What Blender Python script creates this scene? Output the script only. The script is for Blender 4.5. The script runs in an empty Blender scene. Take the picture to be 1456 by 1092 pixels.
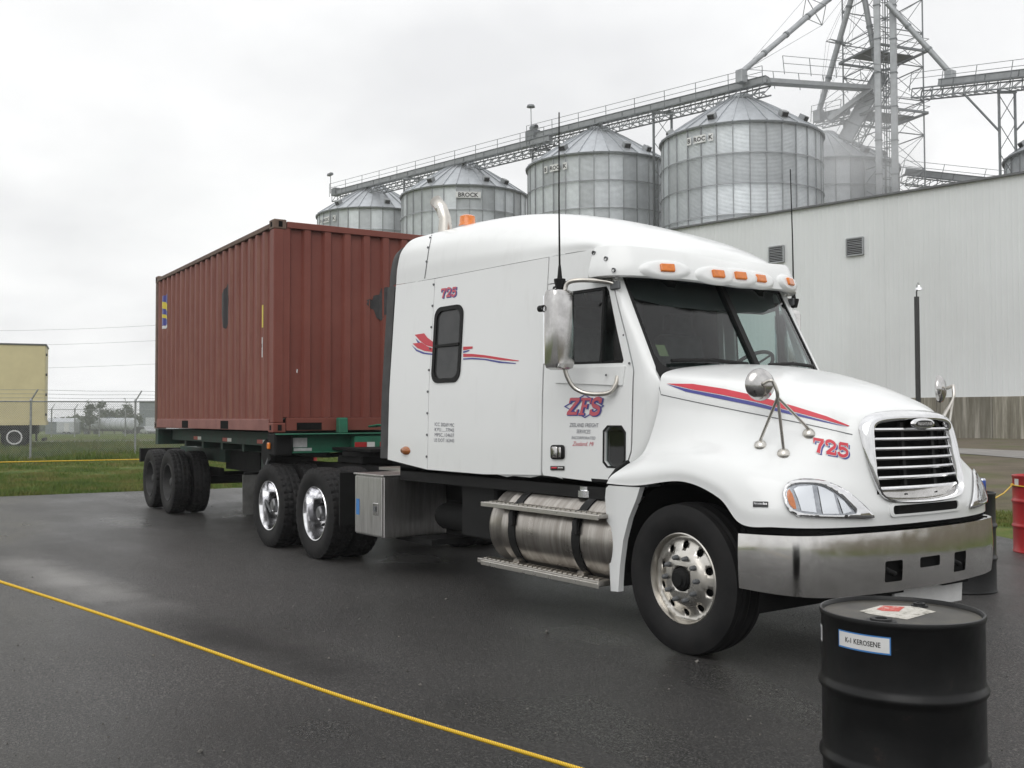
import bpy, bmesh, math, random
import numpy as np
from mathutils import Vector, Matrix
from mathutils.bvhtree import BVHTree
from mathutils.geometry import delaunay_2d_cdt
random.seed(7); RNG = np.random.default_rng(7)
S = bpy.context.scene
COL = S.collection
rad = math.radians

# ------------------------------------------------------------------ camera
CAM = Vector((4.8866, -6.0074, 1.5624)); YAW, PITCH, ROLL, F = 2.5216, 0.0322, -0.0027, 1456.5
cf = Vector((math.cos(PITCH)*math.cos(YAW), math.cos(PITCH)*math.sin(YAW), math.sin(PITCH)))
cr0 = Vector((math.sin(YAW), -math.cos(YAW), 0)); cu0 = cr0.cross(cf)
cr = cr0*math.cos(ROLL) + cu0*math.sin(ROLL); cu = -cr0*math.sin(ROLL) + cu0*math.cos(ROLL)
cd = bpy.data.cameras.new('camera'); cam = bpy.data.objects.new('camera', cd); COL.objects.link(cam)
cd.sensor_width = 36; cd.lens = F/1456*36; cd.clip_start = 0.05; cd.clip_end = 6000
mw = Matrix((cr, cu, -cf)).transposed().to_4x4(); mw.translation = CAM
cam.matrix_world = mw
S.camera = cam

# ------------------------------------------------------------------ overcast sky
W = bpy.data.worlds.new('World'); S.world = W; W.use_nodes = True
nt = W.node_tree; nt.nodes.clear()
def wn(t, **k):
    n = nt.nodes.new(t)
    for a, b in k.items(): setattr(n, a, b)
    return n
out = wn('ShaderNodeOutputWorld'); bg = wn('ShaderNodeBackground'); tc = wn('ShaderNodeTexCoord')
sep = wn('ShaderNodeSeparateXYZ'); nt.links.new(tc.outputs['Generated'], sep.inputs[0])
zc = wn('ShaderNodeMath', operation='MAXIMUM'); zc.inputs[1].default_value = 0; nt.links.new(sep.outputs['Z'], zc.inputs[0])
# cloud layer: direction projected on a flat deck
zz = wn('ShaderNodeMath', operation='ADD'); zz.inputs[1].default_value = 0.28; nt.links.new(zc.outputs[0], zz.inputs[0])
div = wn('ShaderNodeVectorMath', operation='DIVIDE'); nt.links.new(tc.outputs['Generated'], div.inputs[0])
cmb = wn('ShaderNodeCombineXYZ')
for i in range(3): nt.links.new(zz.outputs[0], cmb.inputs[i])
nt.links.new(cmb.outputs[0], div.inputs[1])
nz = wn('ShaderNodeTexNoise'); nz.inputs['Scale'].default_value = 1.5; nz.inputs['Detail'].default_value = 5; nz.inputs['Roughness'].default_value = .5
nt.links.new(div.outputs[0], nz.inputs['Vector'])
rmp = wn('ShaderNodeValToRGB'); rmp.color_ramp.elements[0].position = .33; rmp.color_ramp.elements[1].position = .68
rmp.color_ramp.elements[0].color = (.69, .695, .71, 1); rmp.color_ramp.elements[1].color = (.93, .935, .935, 1)
nt.links.new(nz.outputs['Fac'], rmp.inputs[0])
# overcast luminance rises from the horizon to the zenith
grad = wn('ShaderNodeMapRange'); grad.inputs['From Min'].default_value = .30; grad.inputs['From Max'].default_value = 1
grad.inputs['To Min'].default_value = 1.0; grad.inputs['To Max'].default_value = 1.25
nt.links.new(zc.outputs[0], grad.inputs['Value'])
mul = wn('ShaderNodeVectorMath', operation='SCALE'); nt.links.new(rmp.outputs[0], mul.inputs[0]); nt.links.new(grad.outputs[0], mul.inputs['Scale'])
nt.links.new(mul.outputs[0], bg.inputs['Color']); bg.inputs['Strength'].default_value = 1.18
nt.links.new(bg.outputs[0], out.inputs[0])

# ------------------------------------------------------------------ sun behind the cloud: weak and very soft
sl = bpy.data.lights.new('sun', 'SUN'); sl.energy = 1.0; sl.angle = rad(50); sl.color = (1, .985, .965)
so = bpy.data.objects.new('sun', sl); COL.objects.link(so)
sd = Vector((.42, -.62, .80)).normalized()
so.rotation_euler = sd.to_track_quat('Z', 'Y').to_euler(); so.location = (0, -20, 40)

# ------------------------------------------------------------------ exposure
S.view_settings.view_transform = 'Standard'; S.view_settings.look = 'None'
S.view_settings.exposure = 0.08; S.view_settings.gamma = 1; S.view_settings.use_curve_mapping = False
S.render.engine = 'CYCLES'
S.cycles.use_denoising = True
S.cycles.max_bounces = 8; S.cycles.transparent_max_bounces = 12; S.cycles.volume_bounces = 1
S.cycles.caustics_reflective = False; S.cycles.caustics_refractive = False

# ------------------------------------------------------------------ places recovered from the photograph
def ray(px, py): return (cf + cr*((px-728)/F) - cu*((py-546)/F))
def at(px, py, depth): return CAM + ray(px, py)*depth
def on_z(px, py, z=0.0):
    d = ray(px, py); return CAM + d*((z-CAM.z)/d.z)

# ------------------------------------------------------------------ object helpers
def empty(name, loc=(0, 0, 0), rz=0):
    o = bpy.data.objects.new(name, None); COL.objects.link(o); o.location = loc; o.rotation_euler[2] = rz
    o.empty_display_size = .2
    return o
def tag(o, label=None, cat=None, group=None, kind=None):
    if label: o['label'] = label
    if cat: o['category'] = cat
    if group: o['group'] = group
    if kind: o['kind'] = kind
    return o
def copy_tree(o, parent=None):
    c = o.copy(); COL.objects.link(c); c.parent = parent
    for ch in o.children: copy_tree(ch, c)
    return c
def link(name, me, m=None, parent=None, smooth=None, bevel=None, seg=1):
    if m is not None:
        for mm in (m if isinstance(m, (list, tuple)) else [m]): me.materials.append(mm)
    if smooth is not None:
        me.polygons.foreach_set('use_smooth', [True]*len(me.polygons))
        if smooth < 179: me.set_sharp_from_angle(angle=rad(smooth))
    o = bpy.data.objects.new(name, me); COL.objects.link(o)
    if parent is not None: o.parent = parent
    if bevel:
        b = o.modifiers.new('bevel', 'BEVEL'); b.width = bevel; b.segments = seg; b.limit_method = 'ANGLE'; b.angle_limit = rad(40)
        b.harden_normals = False
    return o
def mirrored(o, name=None):
    me = o.data.copy(); me.transform(Matrix.Scale(-1, 4, (0, 1, 0))); me.flip_normals()
    c = bpy.data.objects.new(name or o.name.split('.')[0], me); COL.objects.link(c); c.parent = o.parent
    for md in o.modifiers:
        n = c.modifiers.new(md.name, md.type)
        if md.type == 'BEVEL': n.width = md.width; n.segments = md.segments; n.limit_method = md.limit_method; n.angle_limit = md.angle_limit
        if md.type == 'EDGE_SPLIT': n.split_angle = md.split_angle; n.use_edge_sharp = False
        if md.type == 'SOLIDIFY': n.thickness = md.thickness; n.offset = md.offset
    return c
class MB:
    def __init__(s): s.v = []; s.f = []
    def add(s, vs, fs):
        b = len(s.v); s.v += [tuple(v) for v in vs]; s.f += [tuple(b+i for i in f) for f in fs]; return s
    def box(s, c, d, rot=None):
        c = Vector(c); vs = []
        for x in (-.5, .5):
            for y in (-.5, .5):
                for z in (-.5, .5):
                    v = Vector((x*d[0], y*d[1], z*d[2]))
                    if rot is not None: v = rot @ v
                    vs.append(c+v)
        return s.add(vs, [(0, 1, 3, 2), (4, 6, 7, 5), (0, 4, 5, 1), (2, 3, 7, 6), (0, 2, 6, 4), (1, 5, 7, 3)])
    def bb(s, a, b): return s.box([(a[i]+b[i])/2 for i in range(3)], [abs(b[i]-a[i]) for i in range(3)])
    def bar(s, a, b, w, h=None, up=(0, 0, 1)):
        a = Vector(a); b = Vector(b); d = b-a; L = d.length; d.normalize(); u = Vector(up)
        if abs(d.dot(u)) > .98: u = Vector((1, 0, 0))
        r = d.cross(u).normalized(); u = r.cross(d)
        return s.box((a+b)/2, (L, w, h or w), Matrix((d, r, u)).transposed())
    def tube(s, pts, r, n=8, caps=True, closed=False):
        pts = [Vector(p) for p in pts]; N = len(pts); rs = r if isinstance(r, (list, tuple)) else [r]*N
        b = len(s.v); fr = None
        for i, p in enumerate(pts):
            if closed: d = (pts[(i+1) % N]-pts[i-1])
            else: d = pts[min(i+1, N-1)]-pts[max(i-1, 0)]
            d.normalize()
            if fr is None:
                u = Vector((0, 0, 1)) if abs(d.z) < .9 else Vector((1, 0, 0)); fr = (u-d*u.dot(d)).normalized()
            else: fr = (fr-d*fr.dot(d)).normalized()
            q = d.cross(fr)
            for k in range(n):
                a = 2*math.pi*k/n; s.v.append(tuple(p+(fr*math.cos(a)+q*math.sin(a))*rs[i]))
        for i in range(N if closed else N-1):
            for k in range(n):
                j = (i+1) % N
                s.f.append((b+i*n+k, b+i*n+(k+1) % n, b+j*n+(k+1) % n, b+j*n+k))
        if caps and not closed:
            s.f.append(tuple(b+k for k in reversed(range(n)))); s.f.append(tuple(b+(N-1)*n+k for k in range(n)))
        return s
    def lathe(s, prof, n=32, axis='z', c=(0, 0, 0), close=False, a0=0, a1=2*math.pi, mod=None):
        full = abs(a1-a0-2*math.pi) < 1e-6; m = n if full else n+1; P = len(prof); b = len(s.v); c = Vector(c)
        for i in range(m):
            a = a0+(a1-a0)*i/n
            for j, (r, h) in enumerate(prof):
                if mod: r = r+mod(i, j)
                x, y = r*math.cos(a), r*math.sin(a)
                v = {'z': (x, y, h), 'y': (x, h, y), 'x': (h, x, y)}[axis]
                s.v.append(tuple(c+Vector(v)))
        for i in range(n):
            for j in range(P if close else P-1):
                i2 = (i+1) % m; j2 = (j+1) % P
                s.f.append((b+i*P+j, b+i2*P+j, b+i2*P+j2, b+i*P+j2))
        return s
    def grid(s, rows):
        b = len(s.v); n = len(rows[0])
        for r in rows: s.v += [tuple(p) for p in r]
        for i in range(len(rows)-1):
            for j in range(n-1): s.f.append((b+i*n+j, b+i*n+j+1, b+(i+1)*n+j+1, b+(i+1)*n+j))
        return s
    def mesh(s, name, fix=True):
        me = bpy.data.meshes.new(name); me.from_pydata(s.v, [], s.f); me.update()
        if fix:
            bm = bmesh.new(); bm.from_mesh(me); bmesh.ops.remove_doubles(bm, verts=bm.verts, dist=1e-5)
            bmesh.ops.recalc_face_normals(bm, faces=bm.faces); bm.to_mesh(me); bm.free()
        return me
    def build(s, name, m=None, parent=None, smooth=None, bevel=None, seg=1, fix=True):
        return link(name, s.mesh(name, fix), m, parent, smooth, bevel, seg)
def inpoly(x, y, P):
    c = False; j = len(P)-1
    for i in range(len(P)):
        xi, yi = P[i]; xj, yj = P[j]
        if (yi > y) != (yj > y) and x < (xj-xi)*(y-yi)/(yj-yi)+xi: c = not c
        j = i
    return c
def dense(P, step):
    o = []
    for i in range(len(P)):
        a = P[i]; b = P[(i+1) % len(P)]; L = math.hypot(b[0]-a[0], b[1]-a[1]); n = max(1, int(L/step))
        for k in range(n): o.append((a[0]+(b[0]-a[0])*k/n, a[1]+(b[1]-a[1])*k/n))
    return o
def flat_tris(outs, holes=(), step=None):
    """triangulate the union of outlines minus the holes; step adds inner grid points so it can be bent"""
    loops = [dense(o, step) if step else list(o) for o in list(outs)+list(holes)]
    vs = []; es = []
    for lp in loops:
        b = len(vs); vs += [Vector(p) for p in lp]; es += [(b+i, b+(i+1) % len(lp)) for i in range(len(lp))]
    if step:
        xs = [p[0] for o in outs for p in o]; ys = [p[1] for o in outs for p in o]
        nx = int((max(xs)-min(xs))/step); ny = int((max(ys)-min(ys))/step)
        for i in range(1, nx+1):
            for j in range(1, ny+1):
                x = min(xs)+i*step*(max(xs)-min(xs))/(step*(nx+1)); y = min(ys)+j*step*(max(ys)-min(ys))/(step*(ny+1))
                if any(inpoly(x, y, o) for o in outs) and not any(inpoly(x, y, h) for h in holes): vs.append(Vector((x, y)))
    V, E_, Fc, *_ = delaunay_2d_cdt(vs, es, [], 0, 1e-7)
    fs = []
    for f in Fc:
        cx = sum(V[i][0] for i in f)/len(f); cy = sum(V[i][1] for i in f)/len(f)
        if any(inpoly(cx, cy, o) for o in outs) and not any(inpoly(cx, cy, h) for h in holes): fs.append(tuple(f))
    used = sorted({i for f in fs for i in f}); mp = {u: k for k, u in enumerate(used)}
    return [tuple(V[u]) for u in used], [tuple(mp[i] for i in f) for f in fs]
def panel(name, outs, holes, m3, m, parent, step=.12, thick=0, off=-1, smooth=35, bevel=None):
    V, Fs = flat_tris(outs, holes, step)
    mb = MB().add([m3(*v) for v in V], Fs)
    me = mb.mesh(name, False)
    bm = bmesh.new(); bm.from_mesh(me); bmesh.ops.recalc_face_normals(bm, faces=bm.faces); bm.to_mesh(me); bm.free()
    o = link(name, me, m, parent, smooth)
    if thick:
        s = o.modifiers.new('solid', 'SOLIDIFY'); s.thickness = thick; s.offset = off
        es = o.modifiers.new('split', 'EDGE_SPLIT'); es.split_angle = rad(max(smooth, 30)); es.use_edge_sharp = False
    if bevel:
        b = o.modifiers.new('bevel', 'BEVEL'); b.width = bevel; b.segments = 2; b.limit_method = 'ANGLE'; b.angle_limit = rad(50)
    return o
def rrect(x0, y0, x1, y1, r, n=4):
    o = []
    for cx, cy, a in ((x1-r, y1-r, 0), (x0+r, y1-r, 90), (x0+r, y0+r, 180), (x1-r, y0+r, 270)):
        for k in range(n+1): t = rad(a+90*k/n); o.append((cx+r*math.cos(t), cy+r*math.sin(t)))
    return o
def circ(cx, cy, r, n=16): return [(cx+r*math.cos(2*math.pi*k/n), cy+r*math.sin(2*math.pi*k/n)) for k in range(n)]
def cr_spline(P, n, closed=False):
    P = [np.array(p, float) for p in P]; o = []; N = len(P)
    for i in range(N if closed else N-1):
        if closed: p0, p1, p2, p3 = P[i-1], P[i], P[(i+1) % N], P[(i+2) % N]
        else:
            p1, p2 = P[i], P[i+1]; p0 = P[i-1] if i else 2*p1-p2; p3 = P[i+2] if i+2 < N else 2*p2-p1
        for k in range(n):
            t = k/n; o.append(.5*((2*p1)+(-p0+p2)*t+(2*p0-5*p1+4*p2-p3)*t*t+(-p0+3*p1-3*p2+p3)*t**3))
    if not closed: o.append(P[-1])
    return [tuple(x) for x in o]
def half_surface(ctrl, ns=8, nt_=8):
    """smooth surface through a control net of one half; both far edges lie on the symmetry plane y=0"""
    A = np.array(ctrl, float); M = np.array([1, -1, 1])
    def interp(A, n):
        A = np.concatenate([2*A[:1]-A[1:2], A, A[-2:-1]*M]); o = []
        for i in range(1, len(A)-2):
            p0, p1, p2, p3 = A[i-1:i+3]
            for k in range(n):
                t = k/n; o.append(.5*((2*p1)+(-p0+p2)*t+(2*p0-5*p1+4*p2-p3)*t*t+(-p0+3*p1-3*p2+p3)*t**3))
        o.append(A[-2]); return np.array(o)
    B = interp(A, ns); B = interp(B.transpose(1, 0, 2), nt_).transpose(1, 0, 2)
    return B
def surf_mesh(B, both=True):
    mb = MB(); mb.grid(B)
    if both: mb.grid((B*np.array([1, -1, 1]))[::-1])
    return mb
def bvh_of(o): return BVHTree.FromPolygons([v.co[:] for v in o.data.vertices], [p.vertices[:] for p in o.data.polygons])
def hit(bvh, px, py, off):
    d = ray(px, py).normalized(); h = bvh.ray_cast(CAM, d)
    if h[0] is None:
        h = bvh.find_nearest(CAM+d*7.5); n = h[1]
        if n.dot(d) > 0: n = -n
        return h[0]+n*off
    n = h[1]
    if n.dot(d) > 0: n = -n
    return h[0]+n*off
def decal(name, polys, bvh, m, parent, step=6, off=.003, holes=()):
    """thin print laid on a surface: the outlines were read off the photograph and rest on the surface itself"""
    V, Fs = flat_tris(polys, holes, step)
    mb = MB().add([hit(bvh, v[0], v[1], off) for v in V], Fs); me = mb.mesh(name, False)
    if me.polygons:
        s = sum((p.normal.dot(CAM-p.center)) for p in me.polygons)
        if s < 0: me.flip_normals()
    return link(name, me, m, parent, 60)
def text_mesh(txt, bold=0, shear=0):
    c = bpy.data.curves.new('t', 'FONT'); c.body = txt; c.size = 1; c.offset = bold; c.shear = shear; c.resolution_u = 2
    o = bpy.data.objects.new('t', c); COL.objects.link(o); bpy.context.view_layer.update()
    me = bpy.data.meshes.new_from_object(o.evaluated_get(bpy.context.evaluated_depsgraph_get()))
    V = [tuple(v.co[:2]) for v in me.vertices]; Fs = [tuple(p.vertices) for p in me.polygons]
    bpy.data.objects.remove(o); bpy.data.curves.remove(c); bpy.data.meshes.remove(me)
    return V, Fs
def fit_text(txt, p0, p1, h, bold=0, shear=0):
    """glyph mesh fitted on a pixel baseline p0->p1, cap height h upwards"""
    V, Fs = text_mesh(txt, bold, shear); xs = [v[0] for v in V]; x0, x1 = min(xs), max(xs)
    ys = [v[1] for v in V]; y1 = max(ys); o = []
    for x, y in V:
        t = (x-x0)/(x1-x0); o.append((p0[0]+(p1[0]-p0[0])*t, p0[1]+(p1[1]-p0[1])*t-y/y1*h))
    return o, Fs
def text_decal(name, lines, bvh, m, parent, off=.003):
    mb = MB()
    for (txt, p0, p1, h, b, s) in lines:
        V, Fs = fit_text(txt, p0, p1, h, b, s); mb.add([hit(bvh, v[0], v[1], off) for v in V], Fs)
    me = mb.mesh(name, False)
    if sum((p.normal.dot(CAM-p.center)) for p in me.polygons) < 0: me.flip_normals()
    return link(name, me, m, parent)
def text_obj(name, txt, m, parent, M, size, bold=0, shear=0):
    V, Fs = text_mesh(txt, bold, shear); xs = [v[0] for v in V]; ys = [v[1] for v in V]; cx = (min(xs)+max(xs))/2; cy = (min(ys)+max(ys))/2
    return MB().add([M @ Vector(((x-cx)*size, (y-cy)*size, 0)) for x, y in V], Fs).build(name, m, parent, fix=False)
# ================================================================== materials
MATS = {}
def newmat(name):
    m = bpy.data.materials.new(name); m.use_nodes = True; n = m.node_tree; MATS[name] = m
    return m, n, n.nodes['Principled BSDF']
def nd(n, t, **k):
    x = n.nodes.new(t)
    for a, b in k.items():
        if a.startswith('i_'): x.inputs[a[2:].replace('_', ' ')].default_value = b
        else: setattr(x, a, b)
    return x
def L(n, a, b): n.links.new(a, b)
def c4(c): return (c[0], c[1], c[2], 1) if hasattr(c, '__len__') else (c, c, c, 1)
def coords(n, kind='Object', scale=(1, 1, 1)):
    t = nd(n, 'ShaderNodeTexCoord'); mp = nd(n, 'ShaderNodeMapping'); mp.inputs['Scale'].default_value = scale
    L(n, t.outputs[kind], mp.inputs[0]); return mp.outputs[0]
def noise(n, v, scale, detail=4, rough=.55, dist=0):
    x = nd(n, 'ShaderNodeTexNoise'); x.inputs['Scale'].default_value = scale; x.inputs['Detail'].default_value = detail
    x.inputs['Roughness'].default_value = rough; x.inputs['Distortion'].default_value = dist; L(n, v, x.inputs['Vector']); return x.outputs['Fac']
def ramp(n, f, stops):
    r = nd(n, 'ShaderNodeValToRGB'); e = r.color_ramp.elements
    while len(e) < len(stops): e.new(.5)
    for i, (p, c) in enumerate(stops): e[i].position = p; e[i].color = c4(c)
    L(n, f, r.inputs[0]); return r.outputs[0]
def mix(n, f, a, b, mode='MIX'):
    x = nd(n, 'ShaderNodeMix', data_type='RGBA', blend_type=mode)
    for s, v in ((0, f), (6, a), (7, b)):
        if hasattr(v, 'is_linked') or hasattr(v, 'links'): L(n, v, x.inputs[s])
        else: x.inputs[s].default_value = v if s == 0 else c4(v)
    return x.outputs[2]
def maprange(n, f, a, b, c, d):
    x = nd(n, 'ShaderNodeMapRange'); L(n, f, x.inputs[0])
    for i, v in enumerate((a, b, c, d)): x.inputs[i+1].default_value = v
    return x.outputs[0]
def bump(n, p, f, strength, dist=.01):
    b = nd(n, 'ShaderNodeBump'); b.inputs['Strength'].default_value = strength; b.inputs['Distance'].default_value = dist
    L(n, f, b.inputs['Height']); L(n, b.outputs[0], p.inputs['Normal'])
def pbr(name, c, c2=None, sc=3, rough=.5, r2=None, metal=0, bsc=None, bst=.2, bd=.01, coat=0, stretch=(1, 1, 1), spec=.5, lo=.35, hi=.65, detail=5):
    m, n, p = newmat(name); v = coords(n, 'Object', stretch)
    p.inputs['Base Color'].default_value = c4(c); p.inputs['Roughness'].default_value = rough; p.inputs['Metallic'].default_value = metal
    p.inputs['Specular IOR Level'].default_value = spec
    if c2 is not None or r2 is not None:
        f = noise(n, v, sc, detail, .6)
        if c2 is not None: L(n, ramp(n, f, [(lo, c), (hi, c2)]), p.inputs['Base Color'])
        if r2 is not None: L(n, maprange(n, f, .3, .7, rough, r2), p.inputs['Roughness'])
    if bsc: bump(n, p, noise(n, v, bsc, 3), bst, bd)
    if coat: p.inputs['Coat Weight'].default_value = coat; p.inputs['Coat Roughness'].default_value = .06
    return m
# truck paint: white with faint road film
m, n, p = newmat('white_paint'); v = coords(n); f = noise(n, v, 1.1, 5, .65); g = noise(n, coords(n, 'Object', (1, 1, .25)), 9, 4, .7)
base = mix(n, f, (.80, .81, .80), (.74, .75, .745)); base = mix(n, maprange(n, g, .55, .8, 0, .16), base, (.45, .44, .42))
L(n, base, p.inputs['Base Color']); p.inputs['Roughness'].default_value = .32; p.inputs['Coat Weight'].default_value = .55; p.inputs['Coat Roughness'].default_value = .08
bump(n, p, noise(n, v, 2.2, 2), .05, .02)
WHITE = m
BLACKP = pbr('black_plastic', .006, .012, 6, .5, .65, bsc=60, bst=.1, bd=.002, spec=.22)
DARK = pbr('black_chassis', .005, .014, 5, .65, .85, bsc=20, bst=.2, spec=.2)
GAP = pbr('dark_gap', .008, rough=.9, spec=.1)
RUBBERE = pbr('rubber_edge', .035, .06, 8, .6, .75)
CHROME = pbr('chrome', (.78, .78, .79), (.66, .66, .66), 4, .05, .13, metal=1, bsc=1.7, bst=.05, bd=.05)
m, n, p = newmat('bumper_steel'); v = coords(n); p.inputs['Metallic'].default_value = 1
L(n, ramp(n, noise(n, v, 5, 6, .7), [(.35, (.70, .685, .665)), (.7, (.58, .565, .545))]), p.inputs['Base Color'])
L(n, maprange(n, noise(n, v, 9, 5), .3, .75, .07, .17), p.inputs['Roughness']); bump(n, p, noise(n, v, 2.6, 2), .13, .03); BUMPER = m
m, n, p = newmat('tank_aluminium'); v = coords(n, 'Object', (14, 1, 1)); v2 = coords(n, 'Object', (1, 1, 1)); p.inputs['Metallic'].default_value = 1
L(n, ramp(n, noise(n, v, 1.5, 6, .7), [(.3, (.50, .475, .44)), (.5, (.36, .335, .305)), (.72, (.24, .215, .19))]), p.inputs['Base Color'])
L(n, maprange(n, noise(n, v2, 6, 5), .3, .7, .25, .45), p.inputs['Roughness']); TANK = m
m, n, p = newmat('box_aluminium'); v = coords(n, 'Object', (9, 9, 1)); p.inputs['Metallic'].default_value = 1
L(n, ramp(n, noise(n, v, 3, 6, .7), [(.3, (.62, .61, .6)), (.7, (.4, .39, .375))]), p.inputs['Base Color']); p.inputs['Roughness'].default_value = .36; BOXAL = m
m, n, p = newmat('diamond_plate'); v = coords(n, 'Object', (1, 1, 1)); p.inputs['Metallic'].default_value = 1; p.inputs['Base Color'].default_value = c4((.42, .4, .37)); p.inputs['Roughness'].default_value = .42
bump(n, p, noise(n, coords(n, 'Object', (1, 1, 1)), 45, 1), .8, .006); STEPM = m
RIMAL = pbr('rim_aluminium', (.68, .66, .62), (.48, .45, .40), 7, .22, .42, metal=1, lo=.3, hi=.75)
RIMCH = pbr('rim_polished', (.86, .86, .88), (.76, .76, .77), 5, .12, .20, metal=1)
LAMPW = pbr('lamp_reflector', (.80, .81, .83), rough=.22, metal=1)
RIMIN = pbr('rim_inner_grey', (.36, .36, .37), (.22, .22, .225), 8, .25, .4, metal=1)
RIMDK = pbr('rim_dark_steel', .018, .045, 9, .6, .8)
m, n, p = newmat('tyre_rubber'); v = coords(n); L(n, ramp(n, noise(n, v, 5, 6, .65), [(.35, (.007, .007, .0075)), (.75, (.018, .017, .0165))]), p.inputs['Base Color'])
p.inputs['Roughness'].default_value = .68; p.inputs['Specular IOR Level'].default_value = .25; bump(n, p, noise(n, v, 90, 2), .12, .002); TYRE = m
ORANGE = pbr('amber_lens', (.75, .2, .015), (.6, .15, .01), 30, .25, coat=.6)
AMBERD = pbr('amber_dark_lens', (.32, .10, .02), rough=.25, coat=.6)
RED = pbr('print_red', (.56, .035, .055), rough=.4); BLUE = pbr('print_blue', (.055, .06, .27), rough=.4)
PINK = pbr('print_faded_red', (.55, .10, .13), rough=.45); PGREY = pbr('print_grey', (.16, .16, .19), rough=.5); PBLACK = pbr('print_black', .02, rough=.5)
PWHITE = pbr('print_white', .72, .55, 14, .5); PYELL = pbr('print_yellow', (.62, .5, .05), rough=.5)
PDIM = pbr('permit_print', (.09, .095, .03), rough=.6); LBLUE = pbr('label_blue', (.05, .2, .5), rough=.4)
SIGNW = pbr('sign_white', (.72, .72, .71), (.6, .6, .59), 4, .5)
# glass
def glass(name, tint, refl=.9):
    m, n, p = newmat(name); n.nodes.remove(p); o = n.nodes['Material Output']
    t = nd(n, 'ShaderNodeBsdfTransparent'); t.inputs[0].default_value = c4(tint); g = nd(n, 'ShaderNodeBsdfGlossy'); g.inputs['Roughness'].default_value = .02
    g.inputs['Color'].default_value = c4(refl); fr = nd(n, 'ShaderNodeFresnel'); ge = nd(n, 'ShaderNodeNewGeometry'); L(n, maprange(n, ge.outputs['Backfacing'], 0, 1, 1.52, 1/1.52), fr.inputs['IOR']); mx = nd(n, 'ShaderNodeMixShader')
    L(n, fr.outputs[0], mx.inputs[0]); L(n, t.outputs[0], mx.inputs[1]); L(n, g.outputs[0], mx.inputs[2]); L(n, mx.outputs[0], o.inputs[0]); return m
GLASS = glass('windscreen_glass', (.68, .82, .80)); GLASSD = glass('side_glass', (.62, .68, .67)); LENS = glass('lamp_lens', (.93, .94, .95))
TINT = pbr('tinted_window', (.035, .037, .037), (.05, .05, .05), 5, .12, spec=.35)
MIRROR = pbr('mirror_back', (.62, .61, .6), (.42, .41, .4), 6, .12, .22, metal=1)
INTER = pbr('interior_grey', .05, .075, 4, .8); SEAT = pbr('seat_fabric', .035, .06, 12, .9); VISOR = pbr('visor_black', .015, rough=.6)
# container
m, n, p = newmat('container_paint'); v = coords(n); st = coords(n, 'Object', (2.2, 2.2, .22))
base = mix(n, maprange(n, noise(n, v, 1.3, 6, .65), .3, .7, 0, 1), (.162, .043, .031), (.208, .065, .047))
base = mix(n, maprange(n, noise(n, st, 5, 6, .7), .56, .8, 0, .5), base, (.10, .055, .04))
base = mix(n, maprange(n, noise(n, v, 16, 5, .7), .68, .8, 0, .7), base, (.24, .13, .095))
L(n, base, p.inputs['Base Color']); p.inputs['Roughness'].default_value = .55; p.inputs['Specular IOR Level'].default_value = .35; bump(n, p, noise(n, v, 6, 4), .15, .01); CONT = m
CONTF = pbr('container_paint_faded', (.26, .11, .092), (.185, .07, .058), 2.5, .65, bsc=25, bst=.2)
CONTN = pbr('number_paint_worn', (.42, .31, .28), (.2, .1, .08), 30, .6); CONTD = pbr('container_lit_dusty_fold', (.235, .105, .075), (.19, .07, .052), 5, .7, stretch=(1, 1, .3))
CONTE = pbr('container_edge_grime', (.15, .10, .072), (.10, .06, .045), 6, .7, bsc=30)
GREEN = pbr('chassis_green', (.016, .165, .092), (.022, .11, .065), 4, .5, .7, bsc=25, bst=.15)
GREEND = pbr('chassis_green_dirty', (.012, .045, .03), (.02, .028, .022), 5, .7, bsc=25)
TAPER = pbr('tape_red', (.36, .02, .02), rough=.35); TAPEW = pbr('tape_white', (.62, .62, .6), rough=.35)
# galvanised steel, every sheet with its own tone
def galv(name, a, b, corr=None, rough=.42, var=.25):
    m, n, p = newmat(name); v = coords(n); oi = nd(n, 'ShaderNodeObjectInfo'); p.inputs['Metallic'].default_value = .5
    base = ramp(n, noise(n, v, 1.4, 5, .65), [(.3, a), (.7, b)])
    hs = nd(n, 'ShaderNodeHueSaturation'); L(n, base, hs.inputs['Color']); L(n, maprange(n, oi.outputs['Random'], 0, 1, 1-var, 1+var), hs.inputs['Value'])
    L(n, hs.outputs[0], p.inputs['Base Color']); p.inputs['Roughness'].default_value = rough
    if corr:
        w = nd(n, 'ShaderNodeTexWave', wave_type='BANDS', bands_direction='Z'); w.inputs['Scale'].default_value = corr; L(n, v, w.inputs['Vector']); bump(n, p, w.outputs['Fac'], .9, .03)
    return m
GALVW = galv('galvanised_corrugated', (.62, .65, .67), (.46, .485, .505), corr=3.0)
GALVR = galv('galvanised_roof', (.48, .505, .53), (.36, .38, .40), var=.12)
GALVS = galv('galvanised_stiffener', (.30, .315, .325), (.23, .24, .25), var=.15, rough=.5)
GALVD = galv('galvanised_dark', (.20, .215, .225), (.14, .15, .155), var=.15, rough=.5)
GALVM = galv('galvanised_mid', (.36, .375, .385), (.26, .27, .28), var=.15, rough=.5)
STEELG = pbr('fence_galvanised', (.36, .37, .37), (.26, .27, .27), 12, .5, metal=.6)
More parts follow.
